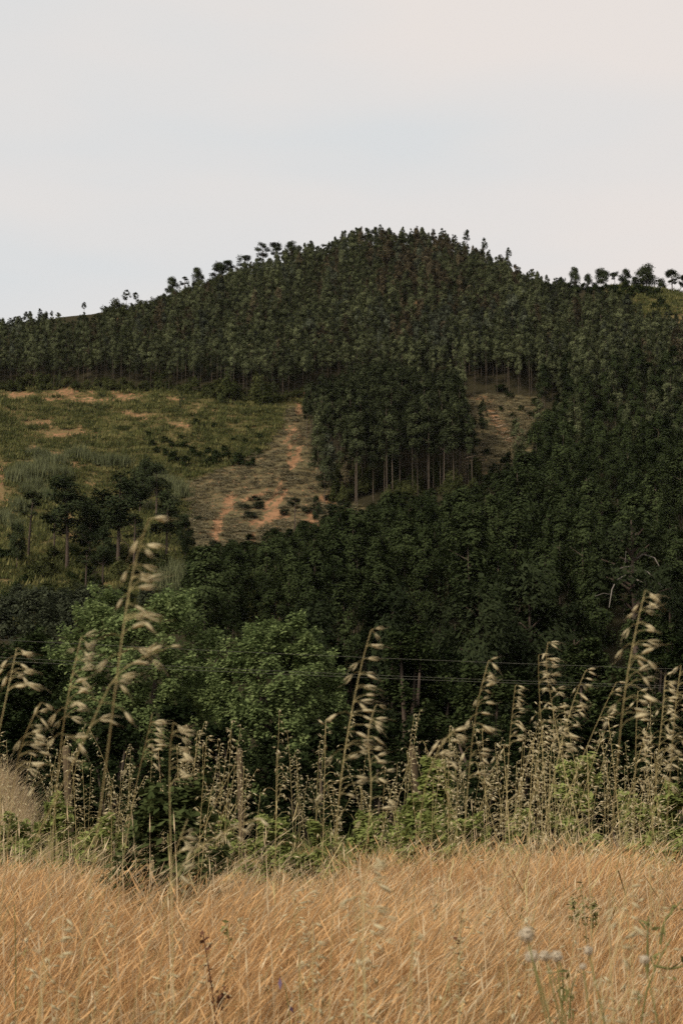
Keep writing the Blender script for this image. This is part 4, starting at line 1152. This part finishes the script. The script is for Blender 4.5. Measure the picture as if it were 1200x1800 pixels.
M_FRESHBLADE = leaf_mat('fresh_green_blade', (0.12, 0.155, 0.042), (0.32, 0.36, 0.12), 0.35, 0.4)
hg = [grass_geo(840 + k, 34, 0.72, 0.16, 0.005, (0.1, 0), 0.22, 0.35).mesh('yellow_green_grass', M_HALFGREEN) for k in range(4)]
hg += [grass_geo(846 + k, 40, 0.62, 0.15, 0.006, (0.08, 0), 0.28, 0.0).mesh('fresh_grass', M_FRESHBLADE) for k in range(2)]
X, Y = strewn(900, 8.8, 13.0, 0.32, 1.0)
Xb, Yb = strewn(900, 3.5, 9.7, 0.3, 0.6); Yb = 9.7 - (9.7 - Yb) * rng.uniform(0.05, 1, 900) ** 1.3
kb = rng.uniform(size=900) < 0.25 + 0.5 * (0.5 + 0.5 * np.sin(Xb * 2.9 + 1.5 * np.sin(Yb * 1.3))) + 0.25 * (Xb > 1.0)
Xb, Yb = Xb[kb], Yb[kb]
X = np.concatenate([X, Xb]); Y = np.concatenate([Y, Yb]); m_ = len(X)
s = rng.uniform(0.45, 0.95, m_) * (0.8 + 0.3 * np.sin(X * 2.1 + 1)); s[900:] *= 0.62
scatter('yellow_green_grass', 'tall yellowing green grass along the far edge of the field', hg, np.column_stack([X, Y, height(X, Y)]), np.where((np.arange(m_) < 900) & (np.sin(X * 1.7 + 2.0) + rng.normal(0, 0.6, m_) > 0.0), rng.integers(4, 6, m_), rng.integers(0, 4, m_)), np.column_stack([0 * s, 0 * s, rng.uniform(0, 6.28, m_)]), np.column_stack([s, s, s]))


# ------------------------------------------------------------------ wild oats
def spikelet_geo(length=0.026, open_=0.16, fine=True):
    """two pointed glumes gaping a little, along +X from the stalk, with a thin awn"""
    gq = Geo()
    rings = (0.12, 0.4, 0.72) if fine else (0.35,)
    wid_ = (0.055, 0.095, 0.055) if fine else (0.095,)
    for sgn in (-1, 1):
        pts = [np.zeros(3)]
        V = [np.zeros((1, 3))]
        ca, sa = math.cos(open_ * sgn), math.sin(open_ * sgn)
        for t, w in zip(rings, wid_):
            bow = 0.05 * math.sin(math.pi * t) * sgn
            c = np.array((t * ca - bow * sa, 0, t * sa + bow * ca)) * length
            n_ = np.array((-sa, 0, ca))
            V.append(np.array([c + np.array((0, w, 0)) * length, c + n_ * w * 0.55 * length, c - np.array((0, w, 0)) * length, c - n_ * w * 0.55 * length]))
        tip = np.array((ca, 0, sa)) * length
        V.append(tip[None])
        V = np.concatenate(V)
        nrg = len(rings)
        F4 = [(1 + q * 4 + j, 1 + q * 4 + (j + 1) % 4, 1 + (q + 1) * 4 + (j + 1) % 4, 1 + (q + 1) * 4 + j) for q in range(nrg - 1) for j in range(4)]
        F3 = [(0, 1 + (j + 1) % 4, 1 + j) for j in range(4)] + [(1 + (nrg - 1) * 4 + j, 1 + (nrg - 1) * 4 + (j + 1) % 4, len(V) - 1) for j in range(4)]
        gq.add(V, F4, F3, 0.75 if sgn > 0 else 0.55)
    if fine:
        tube(gq, [(length * 0.4, 0, 0), (length * 1.15, 0, 0.001), (length * 1.6, 0.002, -0.003)], [0.0004, 0.0003, 0.0001], 3, 0.2, cap=False)
    return gq


SPIKE = spikelet_geo()
SPIKE_ME = SPIKE.mesh('spikelet', M_OAT, True)
SPK_FAR = spikelet_geo(0.027, 0.15, False)


def rot_to(d, roll):
    d = d / np.linalg.norm(d)
    ref = np.array((0, 0, 1.0)) if abs(d[2]) < 0.95 else np.array((0, 1.0, 0))
    y = np.cross(ref, d); y /= np.linalg.norm(y); z = np.cross(d, y)
    c, s_ = math.cos(roll), math.sin(roll)
    return np.stack([d, y * c + z * s_, -y * s_ + z * c], 1)


def curve(P, n):
    P = np.asarray(P, float)
    t = np.concatenate([[0], np.cumsum(np.linalg.norm(np.diff(P, axis=0), axis=1))]); t /= t[-1]
    # smooth the polyline with a small Catmull-Rom
    s = np.linspace(0, 1, n)
    out = np.stack([np.interp(s, t, P[:, a]) for a in range(3)], 1)
    for _ in range(3):
        out[1:-1] = 0.25 * out[:-2] + 0.5 * out[1:-1] + 0.25 * out[2:]
    return out


# near stalks, each with its own curve; spikelets are parts of their own
NEAR = [  # path (top first), distance, share of the stalk that carries spikelets, number, size, label
    ([(262, 914), (247, 945), (238, 985), (228, 1030), (219, 1090), (208, 1170), (196, 1270), (180, 1400), (163, 1520)], 1.75, 0.42, 24, 1.0, 'tallest wild oat, its blurred tip reaching above the bright green tree'),
    ([(292, 1140), (240, 1160), (205, 1172), (180, 1230), (150, 1300), (110, 1380), (60, 1480)], 1.9, 0.45, 13, 1.0, 'wild oat bent over to the right, crossing the tallest oat'),
    ([(30, 1140), (22, 1175), (14, 1215), (2, 1270), (-12, 1340)], 2.3, 0.5, 15, 1.05, 'wild oat leaning out at the left edge under the power lines'),
    ([(143, 1122), (132, 1165), (122, 1210), (112, 1270), (104, 1340), (96, 1430)], 2.2, 0.75, 25, 1.0, 'wild oat between the left edge and the tallest oat'),
    ([(72, 1236), (55, 1265), (40, 1300), (28, 1350), (20, 1420)], 2.3, 0.7, 18, 1.0, 'short bushy wild oat near the left edge above the tan bank'),
    ([(268, 1255), (258, 1300), (246, 1350), (232, 1420)], 2.9, 0.6, 15, 1.0, 'wild oat just right of the tallest oat stem'),
    ([(305, 1270), (298, 1310), (298, 1380), (300, 1470), (302, 1560)], 2.2, 0.4, 10, 1.1, 'pale blurred wild oat in front of the dark green bush'),
    ([(652, 1108), (638, 1150), (628, 1200), (616, 1260), (602, 1340), (592, 1440), (586, 1560)], 2.4, 0.65, 28, 1.05, 'tall wild oat at the middle of the picture'),
    ([(660, 1240), (640, 1290), (655, 1360), (650, 1430), (640, 1520)], 2.6, 0.7, 18, 1.0, 'blurred wild oat just right of the tall middle oat'),
    ([(800, 1282), (780, 1300), (762, 1325), (745, 1380), (735, 1470)], 2.4, 0.5, 15, 1.0, 'wild oat streaming right above the bright yellow-green bush'),
    ([(858, 1162), (846, 1200), (836, 1250), (828, 1310), (820, 1400), (815, 1480)], 2.8, 0.7, 30, 1.0, 'tall dense wild oat left of the pair of slim ones'),
    ([(962, 1130), (955, 1160), (962, 1200), (972, 1250), (985, 1330), (1010, 1420)], 3.3, 0.6, 28, 0.95, 'slim wild oat with the highest tip of the pair right of centre'),
    ([(946, 1152), (945, 1200), (950, 1260), (954, 1340), (960, 1430)], 3.4, 0.6, 24, 0.95, 'slim wild oat with the lower tip of the pair right of centre'),
    ([(1028, 1180), (1010, 1220), (995, 1270), (980, 1330), (962, 1420)], 3.2, 0.65, 30, 0.95, 'wild oat leaning right beside the slim pair'),
    ([(1133, 1038), (1122, 1080), (1112, 1130), (1100, 1190), (1092, 1260), (1084, 1340), (1076, 1440)], 2.2, 0.62, 28, 1.05, 'tallest wild oat on the right, its blurred tip over the dark forest'),
    ([(1168, 1190), (1166, 1230), (1160, 1290), (1152, 1360), (1146, 1450)], 3.0, 0.75, 46, 0.95, 'thick wild oat crowded with spikelets near the right edge'),
    ([(1196, 1170), (1188, 1220), (1182, 1290), (1176, 1370), (1170, 1460)], 2.9, 0.6, 24, 1.0, 'wild oat partly cut by the right edge'),
    ([(1120, 1215), (1118, 1260), (1116, 1330), (1114, 1420), (1112, 1500)], 3.3, 0.6, 26, 0.95, 'upright wild oat between the two biggest on the right'),
    ([(905, 1205), (900, 1250), (894, 1310), (890, 1400)], 3.6, 0.65, 26, 0.95, 'wild oat left of the slim pair, slightly lower'),
    ([(1082, 1200), (1062, 1240), (1040, 1290), (1015, 1350), (985, 1430), (960, 1510)], 3.5, 0.25, 9, 0.9, 'thin stalk slanting up to the right with few spikelets'),
    ([(650, 1500), (640, 1560), (636, 1620), (640, 1700)], 2.0, 0.85, 18, 1.05, 'blurred pale oat low in the dry grass at the middle'),
    ([(1100, 1560), (1092, 1610), (1080, 1680), (1060, 1760)], 2.1, 0.8, 13, 1.0, 'blurred pale oat low in the dry grass on the right'),
    ([(110, 1610), (95, 1650), (80, 1720)], 2.3, 0.85, 9, 0.95, 'pale oat head low in the dry grass on the left'),
    ([(330, 1440), (312, 1480), (300, 1530), (292, 1600)], 2.2, 0.85, 12, 1.0, 'pale oat head before the foot of the dark green bush'),
    ([(455, 1440), (420, 1450), (380, 1470), (330, 1500), (300, 1560)], 2.4, 0.55, 10, 1.0, 'oat arching right over the dark green bush'),
]
ROTW = np.array((1.0, 0.0, 0.0))
for q, (path, Y, share, num, size, lab) in enumerate(NEAR):
    rg = np.random.default_rng(900 + q)
    tops = np.array([at(x, y, Y + 0.05 * math.sin(i_ + q)) for i_, (x, y) in enumerate(path)])
    d_ = norm(tops[-1] - tops[-2]) if tops[-1][2] < tops[-2][2] else np.array((0, 0, -1.0))
    low = tops[-1].copy(); gz = 0.0
    ext = [low + d_ * 0.12 + np.array((0, 0, -0.03)), ]
    xb = ext[-1][0] + d_[0] * 0.1; gz = float(height(xb, Y))
    ext.append(np.array((xb, Y + 0.03, (ext[-1][2] + gz) / 2))); ext.append(np.array((xb * 0.98, Y + 0.04, gz - 0.02)))
    C = curve(np.vstack([tops, ext])[::-1], 44)
    base = C[0].copy()
    r = bpy.data.objects.new('wild_oat', None); COL.objects.link(r); r.location = base; r.empty_display_size = 0.05
    tag(r, lab, 'wild oat', 'tall wild oats in the near field')
    st = Geo()
    tube(st, C - base, np.linspace(0.0012, 0.00045, len(C)), 6, 0.55)
    # panicle
    topl = np.linalg.norm(np.diff(tops, axis=0), axis=1).sum()
    seg = np.concatenate([[0], np.cumsum(np.linalg.norm(np.diff(C, axis=0), axis=1))])
    num = int(num * 1.05)
    for j in range(num):
        f = (round((j + rg.uniform(-0.6, 1.4)) / 2.6) * 2.6 + rg.normal(0, 0.25)) / num; f = min(max(f, 0.0), 1.0)
        pos_ = seg[-1] - f * share * topl
        p = np.array([np.interp(pos_, seg, C[:, a]) for a in range(3)])
        wind = np.array((rg.uniform(0.7, 1.0), rg.normal(0, 0.35), rg.normal(0.02, 0.24)))
        if rg.uniform() < 0.15: wind[0] *= -0.6; wind[2] -= 0.6
        elif rg.uniform() < 0.3: wind[2] -= 0.7
        wind = norm(wind)
        ped = (0.004 + 0.036 * f * rg.uniform(0.1, 1)) * size
        tip = p + norm(wind + np.array((0, 0, 0.55))) * ped
        tip2 = tip + wind * 0.004
        tube(st, [p - base, (p + tip) / 2 - base + (0, 0, 0.15 * ped), tip2 - base], [0.0004, 0.00035, 0.0003], 3, 0.6, cap=False)
        Rm = rot_to(wind + np.array((0, 0, -0.12)), rg.uniform(0, 6.28))
        o = bpy.data.objects.new('spikelet', SPIKE_ME); COL.objects.link(o); o.parent = r
        from mathutils import Matrix
        sz = size * rg.uniform(0.55, 0.95)
        Mx = Matrix([[*(Rm[a] * sz), (tip2 - base)[a]] for a in range(3)] + [[0, 0, 0, 1]])
        o.matrix_basis = Mx
    so = bpy.data.objects.new('stem', st.mesh('oat_stem', M_STRAW, True)); COL.objects.link(so); so.parent = r


def oat_variant(seed, H=1.2, num=34, bushy=1.0):
    rg = np.random.default_rng(seed)
    st, pn = Geo(), Geo()
    ln = rg.normal(0.09, 0.12, 2) * H
    s = np.linspace(0, 1, 16)
    C = np.column_stack([ln[0] * s ** 2.2, ln[1] * 0.6 * s ** 2.2, H * (s - 0.02 * s ** 6)])
    tube(st, C, np.linspace(0.0017, 0.0007, 16), 4, 0.5)
    base_leaf = rg.uniform(0, 6.28, 3)
    for a_ in base_leaf:   # a few dry leaves along the stalk
        z0 = rg.uniform(0.15, 0.5) * H; d = np.array((math.cos(a_), math.sin(a_), 0)); l = rg.uniform(0.12, 0.24)
        i0 = np.array([np.interp(z0, C[:, 2], C[:, a]) for a in range(3)])
        w = np.cross(d, (0, 0, 1)) * 0.0025
        V = [i0 - w, i0 + w, i0 + d * l * 0.4 + (0, 0, l * 0.5) + w, i0 + d * l * 0.4 + (0, 0, l * 0.5) - w, i0 + d * l + (0, 0, l * 0.25)]
        st.add(V, [(0, 1, 2, 3)], [(3, 2, 4)], 0.4)
    Vs = np.concatenate(SPK_FAR.V); Ts = np.concatenate(SPK_FAR.T)
    F4s = np.concatenate(SPK_FAR.F4) if SPK_FAR.F4 else None; F3s = np.concatenate(SPK_FAR.F3)
    for j in range(num):
        f = (j + rg.uniform(0, 0.9)) / num
        z = H * (1 - 0.42 * f)
        p = np.array([np.interp(z, C[:, 2], C[:, a]) for a in range(3)])
        wind = np.array((rg.uniform(-0.1, 1.0), rg.normal(0, 0.55), rg.normal(-0.45, 0.4)))
        if rg.uniform() < 0.25: wind[0] *= -1
        wind = norm(wind)
        ped = (0.008 + 0.07 * f * rg.uniform(0.15, 1) * bushy)
        tip = p + norm(wind * (1, 1, 0.2) + np.array((0, 0, 0.4))) * ped
        tube(st, [p, (p + tip) / 2 + (0, 0, 0.2 * ped), tip], [0.0008, 0.0007, 0.0006], 3, 0.6, cap=False)
        Rm = rot_to(wind, rg.uniform(0, 6.28))
        sz = rg.uniform(0.8, 1.2)
        pn.add(tip + (Vs * sz) @ Rm.T, F4s, F3s, np.clip(Ts + rg.uniform(-0.3, 0.2), 0, 1))
    return st.mesh('oat_stem', M_STRAW, True), pn.mesh('oat_panicle', M_OAT, True)


OATS = [oat_variant(1000 + k, 1.2, 20 + 3 * (k % 5), 0.7 + 0.12 * (k % 6)) for k in range(12)]
rng = np.random.default_rng(44)
spots = []
for k in range(190):
    wz = rng.uniform()
    # denser towards the right, as clumps
    px = rng.uniform(-40, 1240) if wz < 0.55 else (rng.normal(930, 120) if wz < 0.85 else rng.normal(330, 110))
    Y = rng.uniform(8.4, 11.8) if rng.uniform() < 0.75 else rng.uniform(5.0, 8.4)
    tip = rng.uniform(1290, 1395) if rng.uniform() < 0.75 else rng.uniform(1235, 1300)
    if px > 780: tip -= rng.uniform(0, 45)
    spots.append((px, tip, Y))
ZONES = [(-1e9, 110, 'left of the leftmost fence post'), (110, 225, 'between leftmost fence post and dark bush'), (225, 400, 'behind the dark green bush'), (400, 560, 'around the middle fence post'), (560, 700, 'left of the leaning fence post'),
         (700, 830, 'around the bright yellow-green bush'), (830, 960, 'left of the tall soft green bush'), (960, 1080, 'in front of the tall soft green bush'), (1080, 1e9, 'at the right end of the field edge')]
for z0, z1, zl in ZONES:
    mem = sorted([s_ for s_ in spots if z0 <= s_[0] < z1])
    for n_, (px, tip, Y) in enumerate(mem):
        x_ = at(px, tip, Y)[0]; gz = float(height(x_, Y)); H = at(px, tip, Y)[2] - gz
        s = H / 1.2
        k = rng.integers(0, 12)
        r = plant('wild_oat', OATS[k], (x_, Y, gz - 0.01), rng.normal(0, 0.9), (1, 1, s), ('stem', 'panicle'), rng.normal(0, 0.1))
        for c in r.children:
            if c.name.startswith('panicle'): c['kind'] = 'stuff'
        tag(r, 'dry wild oat %s, %s from left' % (zl, nth(n_ + 1)), 'wild oat', 'wild oats along the field edge')

rng = np.random.default_rng(46)
LOWOATS = [(40, 1590, 3.0), (75, 1660, 2.6), (160, 1600, 3.6), (205, 1650, 3.0), (250, 1560, 3.9), (470, 1640, 3.0), (545, 1545, 3.6), (590, 1600, 2.5), (615, 1660, 2.3), (665, 1560, 2.8), (690, 1610, 2.6), (715, 1520, 3.4), (630, 1490, 3.2), (760, 1600, 3.3),
           (800, 1530, 3.6), (860, 1600, 3.0), (905, 1740, 2.4), (985, 1570, 3.4), (1010, 1730, 2.4), (1060, 1700, 2.6), (1110, 1540, 2.9), (1165, 1500, 3.3), (1180, 1640, 2.5), (1050, 1660, 2.8), (120, 1530, 4.2), (350, 1600, 3.8), (420, 1560, 4.2), (140, 1730, 2.6), (285, 1700, 2.8)]
LOWOATS.sort()
for n_, (px, tip, Y) in enumerate(LOWOATS):
    P = at(px, tip, Y); gz = float(height(P[0], Y)); H = P[2] - gz
    r = plant('wild_oat', OATS[(n_ * 5) % 12], (P[0], Y, gz - 0.01), rng.normal(0, 0.8), (0.9, 0.9, H / 1.2), ('stem', 'panicle'), rng.normal(0, 0.08))
    for c in r.children:
        if c.name.startswith('panicle'): c['kind'] = 'stuff'
    tag(r, 'short pale oat half sunk in the dry grass, %s from the left' % nth(n_ + 1), 'wild oat', 'short oats in the dry grass')

# ------------------------------------------------------------------ small plants in the dry grass
# woolly seed heads
PUFFS = [(925, 1643, 27, 'largest round cream seed head in the dry grass'), (935, 1682, 24, 'seed head first from the left in the row of three'), (957, 1680, 20, 'seed head second from the left in the row of three'), (978, 1681, 22, 'seed head third from the left in the row of three'),
         (1033, 1671, 17, 'small seed head right of the row of three'), (1131, 1687, 18, 'pale seed head near the green weed on the right'), (1024, 1699, 12, 'tiny seed head below the small one right of the row')]
for q, (px, py, dpx, lab) in enumerate(PUFFS):
    Y = 2.25 + 0.06 * (q % 3); c = at(px, py, Y); R_ = dpx / FPX * Y / 2
    rg = np.random.default_rng(1200 + q)
    gz = float(height(c[0], Y)); base = np.array((c[0] + rg.normal(0.04, 0.03), Y + 0.02, gz))
    gq = Geo(); n = 230
    d = norm(rg.normal(size=(n, 3))); a = norm(np.cross(d, rg.normal(size=(n, 3)))); b = np.cross(d, a)
    e = d * R_ * rg.uniform(0.6, 1.12, (n, 1)) * np.array((1, 1, 0.86)); w = R_ * 0.16
    V = np.stack([d * R_ * 0.15 + a * w * 0.12, d * R_ * 0.15 - a * w * 0.12, e], 1).reshape(-1, 3)
    gq.add(V, None, np.arange(3 * n).reshape(n, 3), np.repeat(rg.uniform(0, 1, n), 3))
    V = np.stack([e + a * w, e + b * w, e - a * w, e - b * w], 1).reshape(-1, 3)
    gq.add(V + np.repeat(d, 4, 0) * R_ * 0.04, np.arange(4 * n).reshape(n, 4), None, np.repeat(rg.uniform(0.3, 1, n), 4))
    gq.V = [v + (c - base) for v in gq.V]
    st = tube(Geo(), curve([(0, 0, 0), (0.02, 0, (c[2] - gz) * 0.5), c - base], 8), np.linspace(0.0018, 0.0011, 8), 6, 0.4)
    r = plant('seed_head', [st.mesh('seed_stem', M_WEED, True), gq.mesh('seed_ball', M_PUFF)], base, names=('stem', 'seed_ball'))
    tag(r, lab, 'seed head', 'woolly seed heads in the grass')


def weed(name, paths, Y, mat, lab, cat, leaf=None, r0=0.003, leafmat=None, part='leaves'):
    base = at(*paths[0][0], Y); base[2] = float(height(base[0], Y))
    st, lf = Geo(), Geo()
    rg = np.random.default_rng(int(paths[0][0][0]))
    for i_, path in enumerate(paths):
        P = np.array([at(x, y, Y + 0.02 * i_) for x, y in path])
        if i_ == 0: P = np.vstack([[base], P])
        tube(st, curve(P - base, 12), np.linspace(r0, r0 * 0.45, 12), 5, rg.uniform(0.2, 0.8))
        if leaf:
            n, l_, w_ = leaf
            Cc = curve(P - base, 40)[8:]
            leaves(lf, rg, Cc[rg.integers(0, len(Cc), n)] + rg.normal(0, l_ * 0.3, (n, 3)), l_, w_, 0.2, -0.6)
    parts, nms = [st.mesh(name + '_stem', mat, True)], ['stem']
    if leaf: parts.append(lf.mesh(name + '_' + part, leafmat or mat)); nms.append(part)
    r = plant(name, parts, base, names=nms)
    for c in r.children:
        if not c.name.startswith('stem'): c['kind'] = 'stuff'
    return tag(r, lab, cat)


weed('green_weed', [[(1120, 1760), (1138, 1700), (1150, 1690), (1165, 1665), (1178, 1650)], [(1150, 1698), (1180, 1704), (1205, 1696)], [(1138, 1710), (1137, 1650), (1139, 1610)], [(1160, 1660), (1165, 1620), (1195, 1585)]], 3.1, M_WEED, 'forked blue-green weed in the dry grass at the right edge', 'weed', (8, 0.035, 0.008), 0.0032)
weed('green_weed', [[(1000, 1790), (985, 1740), (965, 1700)], [(990, 1760), (988, 1710), (983, 1690)], [(1000, 1790), (1003, 1740), (1012, 1715)]], 3.1, M_WEED, 'green weed stems below the row of three seed heads', 'weed', (8, 0.035, 0.007), 0.0026)
weed('dried_dock', [[(382, 1800), (380, 1755), (372, 1725), (362, 1690), (357, 1640)], [(382, 1770), (392, 1745)]], 3.6, M_DOCK, 'dark brown dried dock stem low in the grass left of centre', 'weed', (34, 0.022, 0.012), 0.0032, None, 'seed_cluster')
weed('dried_dock', [[(806, 1720), (808, 1680), (806, 1640), (810, 1610)]], 4.2, M_DOCK, 'dark brown dried stem upright in the grass right of centre', 'weed', (40, 0.02, 0.012), 0.003, None, 'seed_cluster')
weed('purple_flower', [[(512, 1760), (508, 1740), (500, 1728)]], 3.4, M_WEED, 'small purple flower in the dry grass, lower of the two', 'flower', (10, 0.024, 0.009), 0.002, M_PETAL, 'petals')
weed('purple_flower', [[(528, 1720), (526, 1705), (525, 1692)]], 3.7, M_WEED, 'small purple flower in the dry grass, upper of the two', 'flower', (9, 0.02, 0.008), 0.002, M_PETAL, 'petals')
weed('leafy_weed', [[(405, 1680), (402, 1650), (400, 1625)], [(402, 1650), (396, 1620)]], 4.3, M_WEED, 'tiny green leafy sprig in the dry grass above the dock stem', 'weed', (9, 0.022, 0.012), 0.002)
weed('leafy_weed', [[(30, 1720), (28, 1650), (26, 1590)]], 3.6, M_WEED, 'thin green stem standing in the dry grass at the left', 'weed', (8, 0.03, 0.006), 0.0022)
weed('leafy_weed', [[(268, 1640), (265, 1600), (262, 1570)], [(262, 1650), (258, 1590)], [(275, 1640), (280, 1590)]], 5.6, M_WEED, 'greyish green weed patch below the dark green bush', 'weed', (50, 0.03, 0.008), 0.0025)
weed('leafy_weed', [[(1030, 1640), (1025, 1590), (1020, 1560)], [(1040, 1640), (1045, 1580)], [(1015, 1630), (1005, 1580)]], 5.4, M_WEED, 'olive weed patch above the seed heads in the dry grass', 'weed', (60, 0.028, 0.01), 0.0025)

# ------------------------------------------------------------------ thin evening haze
m, nt, o = new_mat('haze')
pv = nt.nodes.new('ShaderNodeVolumePrincipled')
pv.inputs['Color'].default_value = (0.93, 0.93, 0.97, 1)
pv.inputs['Density'].default_value = 0.000017
pv.inputs['Anisotropy'].default_value = 0.2
nt.links.new(pv.outputs[0], o.inputs['Volume'])
x0, x1, y0, y1, z0, z1 = -1450, 1450, -90, 1560, -62, 228
V = [(x, y, z) for x in (x0, x1) for y in (y0, y1) for z in (z0, z1)]
F = [(0, 1, 3, 2), (4, 6, 7, 5), (0, 4, 5, 1), (2, 3, 7, 6), (0, 2, 6, 4), (1, 5, 7, 3)]
tag(obj('haze', Geo().add(V, F).mesh('haze', m)), 'thin evening haze over the valley and the hill', kind='stuff')
